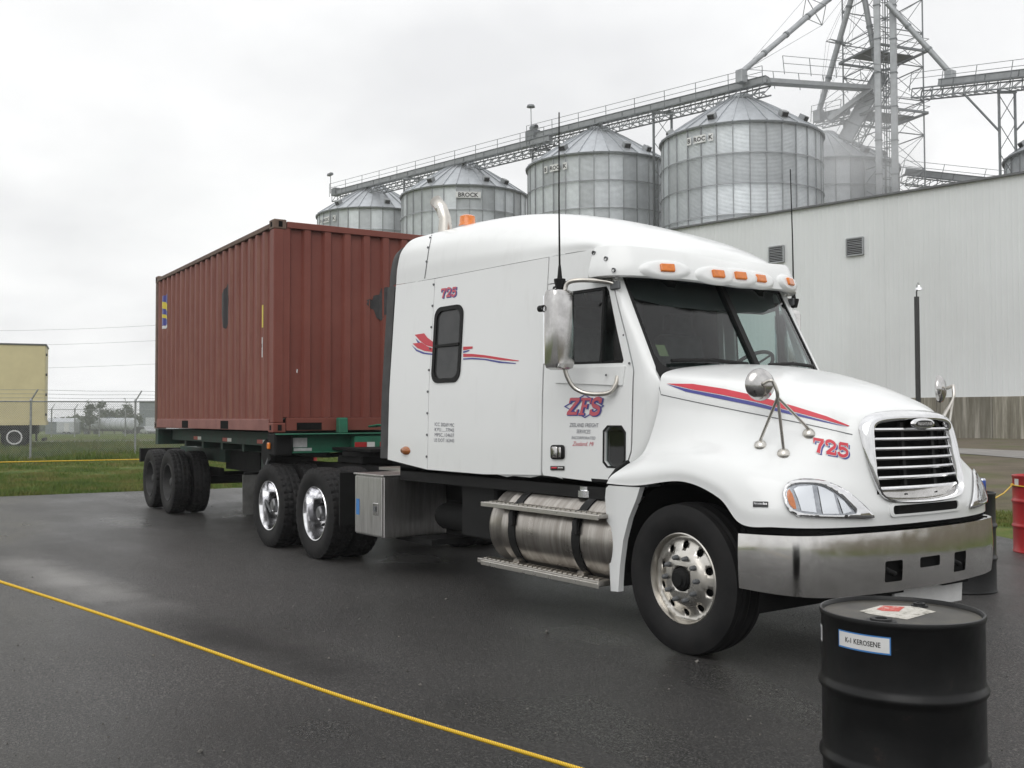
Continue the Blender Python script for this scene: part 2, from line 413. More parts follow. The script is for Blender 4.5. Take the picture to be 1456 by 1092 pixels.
# warehouse
m, n, p = newmat('white_siding'); v = coords(n); st = coords(n, 'Object', (1, 1, .08))
base = mix(n, maprange(n, noise(n, st, 1.1, 6, .7), .35, .7, 0, 1), (.68, .70, .705), (.645, .665, .67)); base = mix(n, maprange(n, noise(n, v, .12, 4, .6), .4, .7, 0, .35), base, (.48, .485, .48))
L(n, base, p.inputs['Base Color']); p.inputs['Roughness'].default_value = .5; SIDING = m
m, n, p = newmat('stained_concrete'); st = coords(n, 'Object', (2.4, 2.4, .13)); v = coords(n); oi = nd(n, 'ShaderNodeObjectInfo')
off = nd(n, 'ShaderNodeVectorMath', operation='ADD'); cb = nd(n, 'ShaderNodeCombineXYZ'); L(n, maprange(n, oi.outputs['Random'], 0, 1, 0, 40), cb.inputs[0]); L(n, st, off.inputs[0]); L(n, cb.outputs[0], off.inputs[1])
s1 = noise(n, off.outputs[0], 1.6, 6, .7)
base = ramp(n, s1, [(.34, (.11, .098, .07)), (.5, (.20, .185, .145)), (.66, (.40, .375, .32))])
hs = nd(n, 'ShaderNodeHueSaturation'); L(n, base, hs.inputs['Color']); L(n, maprange(n, oi.outputs['Random'], 0, 1, .7, 1.25), hs.inputs['Value'])
L(n, hs.outputs[0], p.inputs['Base Color']); p.inputs['Roughness'].default_value = .9; bump(n, p, noise(n, v, 8, 4), .3, .02); CONC = m
# wet asphalt
m, n, p = newmat('wet_asphalt'); v = coords(n)
big = noise(n, v, .22, 4, .55, .4); mid = noise(n, v, 1.3, 4, .6); fine = noise(n, v, 90, 3, .7); fin2 = noise(n, v, 240, 2, .7)
st = noise(n, coords(n, 'Object', (.28, 1.0, 1)), 1.0, 3, .5)
fine2 = noise(n, v, 38, 3, .75)
base = ramp(n, fine, [(.38, (.018, .0172, .0168)), (.5, (.053, .0505, .0485)), (.6, (.125, .119, .113)), (.7, (.30, .285, .265))])
base = mix(n, maprange(n, fine2, .42, .58, 0, .6), base, (.012, .0115, .011))
vor = nd(n, 'ShaderNodeTexVoronoi'); vor.inputs['Scale'].default_value = 105; L(n, v, vor.inputs['Vector'])
spk = nd(n, 'ShaderNodeSeparateColor'); L(n, vor.outputs['Color'], spk.inputs[0])
base = mix(n, maprange(n, spk.outputs[0], .88, .92, 0, .65), base, (.20, .19, .175)); base = mix(n, maprange(n, spk.outputs[1], .8, .86, 0, .7), base, (.006, .006, .006))
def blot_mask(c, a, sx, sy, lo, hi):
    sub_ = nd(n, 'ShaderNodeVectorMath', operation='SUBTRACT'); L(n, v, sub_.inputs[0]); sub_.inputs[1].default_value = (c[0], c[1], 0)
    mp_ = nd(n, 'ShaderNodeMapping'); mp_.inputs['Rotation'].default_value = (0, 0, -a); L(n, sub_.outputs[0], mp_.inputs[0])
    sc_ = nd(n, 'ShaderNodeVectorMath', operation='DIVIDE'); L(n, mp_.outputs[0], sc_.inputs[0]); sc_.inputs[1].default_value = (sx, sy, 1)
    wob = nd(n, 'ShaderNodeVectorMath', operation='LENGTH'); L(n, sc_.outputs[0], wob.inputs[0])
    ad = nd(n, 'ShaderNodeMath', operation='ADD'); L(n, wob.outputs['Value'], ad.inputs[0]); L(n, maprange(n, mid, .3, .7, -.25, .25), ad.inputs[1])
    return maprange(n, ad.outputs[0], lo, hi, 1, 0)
qa_, qb_ = on_z(15, 795), on_z(215, 868); sheen = blot_mask((qa_+qb_)/2, math.atan2((qb_-qa_).y, (qb_-qa_).x), (qb_-qa_).length*.60, .36, .1, 1.15)
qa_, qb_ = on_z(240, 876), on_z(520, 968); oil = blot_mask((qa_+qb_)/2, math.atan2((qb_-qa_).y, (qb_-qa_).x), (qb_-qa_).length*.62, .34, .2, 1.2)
base = mix(n, maprange(n, sheen, 0, 1, 0, .85), base, (.27, .262, .25)); base = mix(n, maprange(n, oil, 0, 1, 0, .85), base, (.010, .008, .007))  # first mix paints a wet reflection as a pale streak; second is the stain
wet = maprange(n, big, .42, .6, 0, 1)
base = mix(n, wet, base, mix(n, .42, base, (.006, .006, .006)))
base = mix(n, maprange(n, mid, .5, .75, 0, .35), base, (.05, .046, .042))
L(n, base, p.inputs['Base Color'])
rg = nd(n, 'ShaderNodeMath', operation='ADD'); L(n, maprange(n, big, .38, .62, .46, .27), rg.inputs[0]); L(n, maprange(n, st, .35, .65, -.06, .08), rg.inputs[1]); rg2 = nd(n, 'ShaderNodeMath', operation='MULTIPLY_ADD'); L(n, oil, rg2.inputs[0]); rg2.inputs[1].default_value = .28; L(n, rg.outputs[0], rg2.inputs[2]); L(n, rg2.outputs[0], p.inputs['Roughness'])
p.inputs['Specular IOR Level'].default_value = .40
hh = nd(n, 'ShaderNodeMath', operation='ADD'); L(n, fine, hh.inputs[0]); L(n, fin2, hh.inputs[1])
h2_ = nd(n, 'ShaderNodeMath', operation='MULTIPLY_ADD'); L(n, fine2, h2_.inputs[0]); h2_.inputs[1].default_value = 1.6; L(n, hh.outputs[0], h2_.inputs[2])
bump(n, p, h2_.outputs[0], .8, .012); ASPH = m
# open ground: distance beyond the tarmac edge is stored on the mesh
m, n, p = newmat('open_ground'); v = coords(n); a = nd(n, 'ShaderNodeAttribute', attribute_name='beyond'); d = a.outputs['Fac']
dn = nd(n, 'ShaderNodeMath', operation='ADD'); L(n, d, dn.inputs[0]); L(n, maprange(n, noise(n, v, .35, 4), .3, .7, -1.6, 1.6), dn.inputs[1])
grass = ramp(n, noise(n, v, 1.6, 6, .7), [(.3, (.050, .085, .015)), (.5, (.10, .14, .026)), (.72, (.19, .165, .055))])
grass = mix(n, maprange(n, noise(n, v, 40, 3, .7), .4, .7, 0, .7), grass, (.022, .035, .010))
dirt = ramp(n, noise(n, v, .9, 6, .7), [(.3, (.085, .07, .048)), (.7, (.15, .125, .092))])
a2 = nd(n, 'ShaderNodeAttribute', attribute_name='dirt')
x = mix(n, maprange(n, a2.outputs['Fac'], 0, 1, 0, 1), grass, mix(n, maprange(n, noise(n, v, .5, 4), .5, .7, 0, .5), dirt, grass))
L(n, x, p.inputs['Base Color']); p.inputs['Roughness'].default_value = .95; p.inputs['Specular IOR Level'].default_value = .2; bump(n, p, noise(n, v, 30, 4), .5, .05); GROUND = m
GRAVEL = pbr('gravel_road', (.17, .16, .15), (.24, .228, .21), 2.0, .9, bsc=60, bst=.4)
m, n, p = newmat('grass_blades'); v = coords(n)
x = ramp(n, noise(n, v, .8, 5, .7), [(.3, (.065, .115, .018)), (.47, (.12, .175, .030)), (.6, (.21, .19, .055)), (.75, (.24, .17, .075))])
x = mix(n, noise(n, v, 55, 2), x, mix(n, .5, x, (.02, .045, .01))); L(n, x, p.inputs['Base Color']); p.inputs['Roughness'].default_value = .6; p.inputs['Specular IOR Level'].default_value = .2; GRASSB = m
m, n, p = newmat('tree_leaves'); v = coords(n); x = ramp(n, noise(n, v, 2.5, 4, .7), [(.3, (.030, .05, .018)), (.7, (.075, .10, .038))]); L(n, x, p.inputs['Base Color']); p.inputs['Roughness'].default_value = .7; LEAF = m
BARK = pbr('bark', (.05, .04, .03), (.09, .075, .06), 8, .9)
m, n, p = newmat('rope_yellow'); w = nd(n, 'ShaderNodeTexWave', wave_type='BANDS', bands_direction='DIAGONAL'); w.inputs['Scale'].default_value = 60; L(n, coords(n), w.inputs['Vector'])
L(n, ramp(n, w.outputs['Fac'], [(.25, (.42, .22, .01)), (.6, (.74, .50, .02))]), p.inputs['Base Color']); p.inputs['Roughness'].default_value = .55; ROPE = m
m, n, p = newmat('drum_black'); v = coords(n); f = noise(n, v, 7, 6, .7)
base = ramp(n, f, [(.35, (.0035, .0037, .004)), (.62, (.0075, .0075, .0075)), (.70, (.03, .022, .018)), (.78, (.12, .05, .028))]); L(n, base, p.inputs['Base Color'])
L(n, mix(n, maprange(n, noise(n, coords(n, 'Object', (1, 1, 5)), 14, 5, .8), .66, .74, 0, .55), base, (.07, .06, .052)), p.inputs['Base Color']); p.inputs['Specular IOR Level'].default_value = .28
L(n, maprange(n, noise(n, v, 3, 5), .3, .7, .25, .5), p.inputs['Roughness']); bump(n, p, noise(n, v, 3.5, 3), .3, .03); DRUMB = m
m, n, p = newmat('drum_lid'); v = coords(n); base = ramp(n, noise(n, v, 6, 6, .7), [(.3, (.018, .017, .014)), (.55, (.05, .046, .036)), (.75, (.10, .088, .06))]); L(n, base, p.inputs['Base Color']); p.inputs['Roughness'].default_value = .5; LID = m
DRUMR = pbr('drum_red', (.46, .013, .018), (.33, .012, .015), 4, .35, .5, coat=.2)
m, n, p = newmat('torn_label'); v = coords(n); base = ramp(n, noise(n, v, 22, 6, .75), [(.36, (.16, .15, .12)), (.46, (.45, .43, .38)), (.7, (.62, .6, .56))]); L(n, base, p.inputs['Base Color']); p.inputs['Roughness'].default_value = .6; TORN = m
m, n, p = newmat('torn_red_label'); v = coords(n); base = ramp(n, noise(n, v, 40, 5, .75), [(.36, (.55, .4, .36)), (.46, (.48, .07, .05)), (.7, (.42, .05, .035))]); L(n, base, p.inputs['Base Color']); p.inputs['Roughness'].default_value = .6; TORNR = m
CREAM = pbr('cream_trailer_paint', (.60, .53, .31), (.54, .475, .275), 1.5, .5, bsc=2, bst=.1)
FARW = pbr('far_white', (.55, .57, .6), (.45, .47, .5), 3, .6); FARG = pbr('far_grey', (.18, .21, .22), (.14, .16, .17), 3, .7)
FARD = pbr('far_dark', .02, .035, 4, .7); FARCAR = pbr('far_car_silver', (.38, .39, .4), rough=.35, metal=.5)
BLUECAN = pbr('can_blue', (.03, .07, .30), rough=.3, metal=.4); CANRED = pbr('can_red', (.5, .03, .04), rough=.3, metal=.3); CANW = pbr('can_white', .7, rough=.3)
STONE = pbr('pebbles', (.05, .047, .043), (.16, .15, .135), 30, .8)
POSTB = pbr('black_post', .012, .022, 4, .45, .6)
REFL = pbr('headlamp_bowl', (.42, .43, .45), (.30, .31, .33), 40, .10, .2, metal=1)
TRIMG = pbr('dark_trim', (.09, .095, .10), (.12, .125, .13), 3, .5)
# ================================================================== ground
EDGE = [on_z(px, py) for px, py in ((-900, 772), (-300, 722), (0, 706), (200, 698), (445, 690.5), (900, 709), (1430, 752), (1700, 790))]
EDGE = [Vector((p.x, p.y, 0)) for p in EDGE]
a, b = EDGE[0], EDGE[1]; EDGE[0] = b+(a-b).normalized()*60
a, b = EDGE[-1], EDGE[-2]; EDGE[-1] = b+(a-b).normalized()*40
f2 = Vector((cf.x, cf.y, 0)).normalized(); r2 = Vector((cr.x, cr.y, 0)).normalized()
def beyond(x, y):
    """signed distance beyond the tarmac edge (positive on the grass side)"""
    best = 1e9; sg = 1
    for i in range(len(EDGE)-1):
        a, b = EDGE[i], EDGE[i+1]; dx, dy = b.x-a.x, b.y-a.y; t = ((x-a.x)*dx+(y-a.y)*dy)/(dx*dx+dy*dy); t = min(1, max(0, t))
        qx, qy = a.x+dx*t, a.y+dy*t; d = math.hypot(x-qx, y-qy)
        if d < best: best = d; sg = dx*(y-a.y)-dy*(x-a.x)
    return best if sg > 0 else -best
def smooth(t): t = min(1, max(0, t)); return t*t*(3-2*t)
def gz(x, y):
    d = beyond(x, y); z = -.03+.05*smooth((d+.1)/.5)+.29*smooth(d/20)
    far_ = (x-CAM.x)*f2.x+(y-CAM.y)*f2.y
    return z-2.25*smooth((far_-60)/165)
f2 = Vector((cf.x, cf.y, 0)).normalized(); r2 = Vector((cr.x, cr.y, 0)).normalized()
us = sorted(set([-2500, -1200, -600, -300, -160] + list(range(-100, 101, 4)) + [130, 200, 400, 900, 2500]))
vs_ = sorted(set([-900, -300, -120, -60, -30, -12, 0, 6] + [10+i*1.0 for i in range(0, 40)] + list(range(50, 130, 5)) + [150, 200, 300, 500, 900, 1600, 3000]))
rows = []; att = []; dat = []
for vv in vs_:
    row = []
    for uu in us:
        q = Vector((CAM.x, CAM.y, 0))+f2*vv+r2*uu; bd = beyond(q.x, q.y)
        z = gz(q.x, q.y)
        rightness = smooth((uu/max(vv, 5)-.15)/.2)
        if bd > 3: z += (1-rightness)*.05*math.sin(q.x*.7+q.y*.31)*math.cos(q.y*.53)*smooth((bd-3)/6)*(1 if vv < 130 else .2)
        row.append((q.x, q.y, z)); att.append(bd)
        rightness = smooth((uu/max(vv, 5)-.15)/.2)          # the yard by the warehouse is bare earth, the bank by the fence is grass
        dat.append(max(rightness*smooth((bd-1.5)/1.6), .55*smooth((bd-14)/5)*(1-smooth((bd-40)/8))))
    rows.append(row)
mb = MB().grid(rows); me = mb.mesh('ground', False)
for nm, da in (('beyond', att), ('dirt', dat)):
    A = me.attributes.new(nm, 'FLOAT', 'POINT'); A.data.foreach_set('value', np.array(da, dtype=np.float32))
tag(link('ground', me, GROUND, None, 180), kind='structure')
# tarmac yard
poly = [(p.x, p.y) for p in EDGE]
back = [Vector((CAM.x, CAM.y, 0))+f2*-45+r2*45, Vector((CAM.x, CAM.y, 0))+f2*-45+r2*-60]
dd = []
for i in range(len(EDGE)-1):                    # a slightly ragged edge
    A_, B_ = EDGE[i], EDGE[i+1]; k_ = max(1, int((B_-A_).length/.5)); nn = Vector((-(B_-A_).y, (B_-A_).x, 0)).normalized()
    for k in range(k_):
        q = A_.lerp(B_, k/k_)+nn*random.uniform(-.05, .05); dd.append((q.x, q.y))
dd.append((EDGE[-1].x, EDGE[-1].y)); dd += [(q.x, q.y) for q in back]
V, Fs = flat_tris([dd], (), None)
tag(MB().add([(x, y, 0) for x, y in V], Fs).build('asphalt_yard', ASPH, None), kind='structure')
# gravel track in front of the warehouse and out behind the fence
def strip(name, pts, w, m, dz):
    mb = MB(); rows = []
    for i, q in enumerate(pts):
        t = (pts[min(i+1, len(pts)-1)]-pts[max(i-1, 0)]).normalized(); s_ = Vector((-t.y, t.x, 0))
        rows.append([Vector((*(q+s_*w*k/4).xy, gz(*(q+s_*w*k/4).xy)+.06+dz)) for k in (-2, -1, 0, 1, 2)])
    mb.grid(rows); return tag(mb.build(name, m, None, 180), kind='structure')
def gp(px, py): q = on_z(px, py, .31); return Vector((q.x, q.y, 0))
strip('gravel_road', [gp(1150, 633), gp(1300, 638), gp(1390, 642), gp(1456, 646), gp(1600, 655)], 3.4, GRAVEL, -.045)
strip('gravel_lane', [gp(-260, 628), gp(0, 630), gp(120, 629), gp(300, 627), gp(600, 625)], 3.0, GRAVEL, .004)
def gf(px): q = at(px, 593, 150); return Vector((q.x, q.y, 0))
strip('far_road', [gf(px) for px in (-500, -200, 0, 120, 300, 560)], 12, GRAVEL, .03)
# grass: blades on the bank behind the yard (nobody could count them)
def grass_patch(name, pxs, dmin, dmax, count, hmin, hmax, label):
    vs = np.zeros((count*3, 3)); k = 0
    while k < count:
        px = random.uniform(*pxs); dep = random.uniform(12, 60)
        q = CAM+ray(px, 600)*dep; bd = beyond(q.x, q.y)
        if not (dmin < bd < dmax) or random.random() > (1.15-(bd-dmin)/(dmax-dmin)): continue
        h = random.uniform(hmin, hmax)*(1+.5*math.sin(q.x*1.7)*math.sin(q.y*2.1)); a = random.uniform(0, 6.28); w = .007+.0035*dep/15
        lx, ly = random.uniform(-.6, .6)*h, random.uniform(-.6, .6)*h; z = gz(q.x, q.y)-.01
        vs[3*k] = (q.x-w*math.cos(a), q.y-w*math.sin(a), z); vs[3*k+1] = (q.x+w*math.cos(a), q.y+w*math.sin(a), z); vs[3*k+2] = (q.x+lx, q.y+ly, z+h); k += 1
    me = bpy.data.meshes.new(name); me.from_pydata(vs.tolist(), [], [(3*i, 3*i+1, 3*i+2) for i in range(count)]); me.update()
    return tag(link(name, me, GRASSB, None), label, 'grass', kind='stuff')
grass_patch('grass', (-60, 520), .02, 13, 95000, .04, .11, 'mown wet grass bank between the tarmac and the chain link fence')
grass_patch('grass', (-60, 420), 12, 34, 42000, .08, .26, 'longer rough grass beyond the chain link fence')
grass_patch('grass', (1300, 1480), .02, 2.2, 9000, .03, .08, 'thin green grass strip by the red drum')
# scattered grit on the tarmac
mb = MB()
for i in range(420):
    q = on_z(random.uniform(0, 1456), 705+380*random.random()**1.2); s_ = random.uniform(.003, .009)*(1+1.2*(random.random() > .93))
    R_ = Matrix.Rotation(random.uniform(0, 6), 3, 'Z') @ Matrix.Rotation(random.uniform(0, 1), 3, 'X')
    mb.add([q+R_ @ Vector(v)*s_+Vector((0, 0, s_*.3)) for v in ((1, 0, 0), (-.8, .5, 0), (-.4, -.9, 0), (0, .1, .8), (0, 0, -.6))], [(0, 1, 3), (1, 2, 3), (2, 0, 3), (1, 0, 4), (2, 1, 4), (0, 2, 4)])
tag(mb.build('grit', STONE, None), 'small stones and grit scattered over the wet tarmac', 'grit', kind='stuff')

# ================================================================== warehouse
PA = at(960, 593, 71.9); PB = at(1456, 591, 55.6); PA.z = PB.z = 0
wd = (PB-PA).normalized(); wn_ = Vector((wd.y, -wd.x, 0))         # towards the camera
if wn_.dot(CAM-PA) < 0: wn_ = -wn_
LW = (PB-PA).length; U0, U1 = -9.0, LW+24; HW = 14.75; HC = 2.62; GZ = .30
def wp(u, out_, z): return PA+wd*u+wn_*out_+Vector((0, 0, z))
wh = empty('warehouse', wp(0, 0, GZ)); tag(wh, 'long windowless white metal warehouse on a concrete base', 'warehouse')
inv = wh.matrix_basis.inverted()
bpy.context.view_layer.update()
def wbuild(mb, name, m, parent, **k):
    o = mb.build(name, m, None, **k); o.data.transform(Matrix.Translation(-wp(0, 0, GZ)))
    o.parent = parent; return o
def ribbed(u0, u1, z0, z1, out_):
    prof = []; u = u0; pitch = .305
    while u < u1:
        for du, o in ((0, 0), (.20, 0), (.225, .014), (.275, .014)): prof.append((min(u+du, u1), o))
        u += pitch
    prof.append((u1, 0)); mb = MB(); mb.grid([[wp(u, out_+o, z0) for u, o in prof], [wp(u, out_+o, z1) for u, o in prof]]); return mb
zs = [HC, 5.7, 9.6, HW]
for i in range(3):
    u = U0; k = 0
    while u < U1:
        u1 = min(U1, u+6.1); wbuild(ribbed(u, u1, zs[i]-(.12 if i else .05), zs[i+1], .012*(2-i)+.002*(k % 2)), 'siding_panel', SIDING, wh); u = u1; k += 1
o = wbuild(MB().add([wp(U0, -.2, GZ), wp(U1, -.2, GZ), wp(U1, -.2, HW), wp(U0, -.2, HW), wp(U0, -7.5, GZ), wp(U1, -7.5, GZ), wp(U1, -7.5, HW+.6), wp(U0, -7.5, HW+.6)],
      [(4, 5, 6, 7), (0, 4, 7, 3), (1, 2, 6, 5), (2, 3, 7, 6)]), 'building_shell', SIDING, wh)
mb = MB(); mb.bar(wp(U0, .07, HW+.04), wp(U1, .07, HW+.04), .34, .11); wbuild(mb, 'roof_flashing', TRIMG, wh)
u = U0
while u < U1:
    u1 = min(u+3.05, U1); mb = MB(); c = wp((u+u1)/2, .02, (GZ-.3+HC)/2)
    mb.box(c, (u1-u-.03, .42, HC-GZ+.3), Matrix((wd, wn_, Vector((0, 0, 1)))).transposed()); wbuild(mb, 'concrete_panel', CONC, wh, bevel=.02); u = u1
def louvre(px, py, w, h):
    d = ray(px, py); t = (PA-CAM).dot(wn_)/d.dot(wn_); q = CAM+d*t; u = (q-PA).dot(wd); z = q.z
    fr = MB(); fr.bar(wp(u-w/2, .09, z+h/2), wp(u+w/2, .09, z+h/2), .14, .07); fr.bar(wp(u-w/2, .09, z-h/2), wp(u+w/2, .09, z-h/2), .14, .07)
    fr.bar(wp(u-w/2, .09, z-h/2), wp(u-w/2, .09, z+h/2), .14, .07); fr.bar(wp(u+w/2, .09, z-h/2), wp(u+w/2, .09, z+h/2), .14, .07)
    vent = wbuild(fr, 'vent', GALVM, wh)
    bk = MB(); bk.box(wp(u, .055, z), (w, .02, h), Matrix((wd, wn_, Vector((0, 0, 1)))).transposed()); wbuild(bk, 'vent_opening', GAP, vent)
    n_ = 10
    for k in range(n_):
        zz_ = z-h/2+h*(k+.5)/n_; sb = MB(); sb.add([wp(u-w/2, .08, zz_+.035), wp(u+w/2, .08, zz_+.035), wp(u+w/2, .15, zz_-.03), wp(u-w/2, .15, zz_-.03)], [(0, 1, 2, 3)])
        s_ = wbuild(sb, 'slat', GALVM, vent); so_ = s_.modifiers.new('s', 'SOLIDIFY'); so_.thickness = .012
louvre(1105, 362, 1.05, 1.05); louvre(1216.5, 351, 1.05, 1.05)
# lamp post in front of the warehouse
q = on_z(1306.5, 628, .31); dpt = (q-CAM).dot(cf); top = at(1304, 421, dpt)
lp = empty('lamp_post', (q.x, q.y, .2)); tag(lp, 'black square post with a small silver lamp before the warehouse', 'lamp post')
hh_ = top.z-.2
MB().bb((-.09, -.09, 0), (.09, .09, hh_)).build('post', POSTB, lp, bevel=.01)
MB().tube([(0, 0, hh_), (0, 0, hh_+.22), (.02, .02, hh_+.34)], .035).build('stem', POSTB, lp, 40)
side = Vector((cr.x, cr.y, 0)).normalized(); c = Vector((0, 0, hh_+.42))+side*.12
lampb = MB().lathe([(0, .14), (.06, .13), (.09, .06), (.17, -.02), (.2, -.1), (.18, -.1), (0, -.06)], 16, 'z', c).build('lamp_head', RIMCH, lp, 50)
MB().tube([c+Vector((0, 0, .12)), c+Vector((0, 0, .24)), c+Vector((0, 0, .27))-side*.05, c-side*.12+Vector((0, 0, .1)), c-side*.12-Vector((0, 0, .06))], .018).build('bracket', STEELG, lp, 40)

# ================================================================== grain bins
BR, NP = 6.62, 32
def arc(r, a0, a1, n): return [(r*math.cos(a0+(a1-a0)*k/n), r*math.sin(a0+(a1-a0)*k/n)) for k in range(n+1)]
def make_bin(loc, eave, peak, R, rows, rot, name_board=None, label='', skip_rows=0):
    root = empty('grain_bin', loc, rot); tag(root, label, 'grain bin', 'corrugated steel grain bins')
    H = eave-loc[2]; da = 2*math.pi/NP; rh = 2.42
    # sheets: one curved sheet shared by all
    A_ = arc(R, 0, da, 3); mbp = MB(); mbp.grid([[(x, y, 0) for x, y in A_], [(x, y, rh-.02) for x, y in A_]]); mp = mbp.mesh('wall_panel', False); mp.materials.append(GALVW)
    mp.polygons.foreach_set('use_smooth', [True]*len(mp.polygons))
    for r_ in range(rows):
        for k in range(NP):
            o = bpy.data.objects.new('wall_panel', mp); COL.objects.link(o); o.parent = root; o.location = (0, 0, H-(r_+1)*rh); o.rotation_euler[2] = k*da
    lo = H-rows*rh
    if lo > 0: MB().lathe([(R, 0), (R, lo)], NP*3).build('lower_wall', GALVW, root, 60)
    st = MB(); st.bb((R-.005, -.042, max(0, lo)), (R+.08, .042, H-.02)); ms = st.mesh('stiffener'); ms.materials.append(GALVS)
    for k in range(NP):
        o = bpy.data.objects.new('stiffener', ms); COL.objects.link(o); o.parent = root; o.rotation_euler[2] = k*da
    for r_ in range(rows):
        z = H-r_*rh; MB().lathe([(R+.085, z-.05), (R+.14, z-.05), (R+.14, z+.03), (R+.085, z+.03)], 64, close=True).build('wind_ring' if r_ else 'eave_ring', GALVS, root, 30)
    ph = peak-loc[2]; Rr = R+.22; rt = 1.0
    rp = MB(); a_ = arc(1, 0, da, 2); rowz = []
    for t in (0, .33, .66, 1): rr = Rr+(rt-Rr)*t; rowz.append([(x*rr, y*rr, H+.04+(ph-H)*t+.10*math.sin(math.pi*t)) for x, y in a_])
    rp.grid(rowz)
    for i in range(3):        # standing rib on one edge of the sheet
        p_, q_ = Vector(rowz[i][0]), Vector(rowz[i+1][0]); rp.bar(p_+Vector((0, 0, .05)), q_+Vector((0, 0, .05)), .07, .10)
    mr = rp.mesh('roof_panel', False); mr.materials.append(GALVR)
    for k in range(NP):
        o = bpy.data.objects.new('roof_panel', mr); COL.objects.link(o); o.parent = root; o.rotation_euler[2] = k*da
    MB().lathe([(Rr, H-.1), (Rr+.03, H+.04), (Rr-.15, H+.1)], 64).build('eave_trim', GALVD, root, 40)
    MB().lathe([(1.08, ph-.05), (1.08, ph+.22), (.9, ph+.35), (.0, ph+.42)], 24).build('roof_cap', GALVR, root, 40)
    for k in range(0, NP, 5):
        a = (k+.5)*da; t = .16; rr = Rr+(rt-Rr)*t; z = H+(ph-H)*t; sl_ = math.atan2(ph-H, Rr-rt)
        M_ = Matrix.Rotation(a, 3, 'Z') @ Matrix.Rotation(sl_, 3, 'Y')
        v_ = MB().box((rr*math.cos(a), rr*math.sin(a), z+.32), (.55, .62, .5), M_).build('roof_vent', GALVM, root); v_['label'] = 'raised roof vent'
        MB().box((rr*math.cos(a)+.28*math.cos(a), rr*math.sin(a)+.28*math.sin(a), z+.16), (.02, .5, .34), M_).build('vent_mouth', GAP, v_)
    return root
def bin_at(px, depth, peakpy, eave_drop, label, rows=5, letters=None, gapw=0, R=BR, brow=.45, rot=0):
    c = at(px, 593, depth); pk = at(px, peakpy, depth).z
    root = make_bin((c.x, c.y, -.5), pk-eave_drop, pk, R, rows, rot, label=label)
    if letters:   # name board: letters on small white plates bolted between the stiffeners
        H = pk-eave_drop+.5
        for (txt, apx, w) in letters:
            d = ray(apx, 300); d2 = Vector((d.x, d.y, 0)).normalized(); oc = Vector((CAM.x-c.x, CAM.y-c.y, 0)); b_ = oc.dot(d2); cc = oc.dot(oc)-(R+.14)**2; t = -b_-math.sqrt(max(0, b_*b_-cc))
            hp = oc+d2*t; a = math.atan2(hp.y, hp.x)-rot; nr = Vector((math.cos(a), math.sin(a), 0)); tg = Vector((-math.sin(a), math.cos(a), 0)); z = H-brow-.55
            M3 = Matrix((tg, Vector((0, 0, 1)), nr)).transposed()
            bd = MB().box(nr*(R+.13)+Vector((0, 0, z)), (w, .62, .03), M3).build('name_board', SIGNW, root, bevel=.01)
            M4 = M3.to_4x4(); M4.translation = nr*(R+.16)+Vector((0, 0, z)); text_obj('lettering', txt, PBLACK, bd, M4, .60 if len(txt) > 3 else .50, .03)
    return root
ROT0 = .0
bin_at(1057, 86, 138, 3.7, 'largest looking ribbed steel bin with its name board split, next to the elevator tower', 7, [('B', 980.5, .42), ('ROC', 995.3, 1.12), ('K', 1011.5, .42)], rot=.05)
bin_at(853, 95.4, 183, 3.7, 'ribbed steel bin with a split name board, right behind the truck antenna', 6, [('B', 776, .42), ('ROC', 789, 1.12), ('K', 803.5, .42)], rot=.02)
bin_at(661, 107.8, 231, 3.7, 'ribbed steel bin with one whole white name board, behind the exhaust pipe', 5, [('BROCK', 666, 2.5)], rot=.09)
bin_at(533, 119, 264, 3.7, 'ribbed steel bin at the low end of the conveyor, above the red container', 4, [('B', 456.5, .42), ('ROC', 464, 1.12), ('K', 475, .42)], rot=.03)
bin_at(1178, 98, 190, 3.7, 'ribbed steel bin in dust haze between the largest bin and the tower', 6, rot=.0)
bin_at(1566, 82, 152, 3.7, 'dark ribbed steel bin beyond the far end of the warehouse roof', 5, rot=.1)

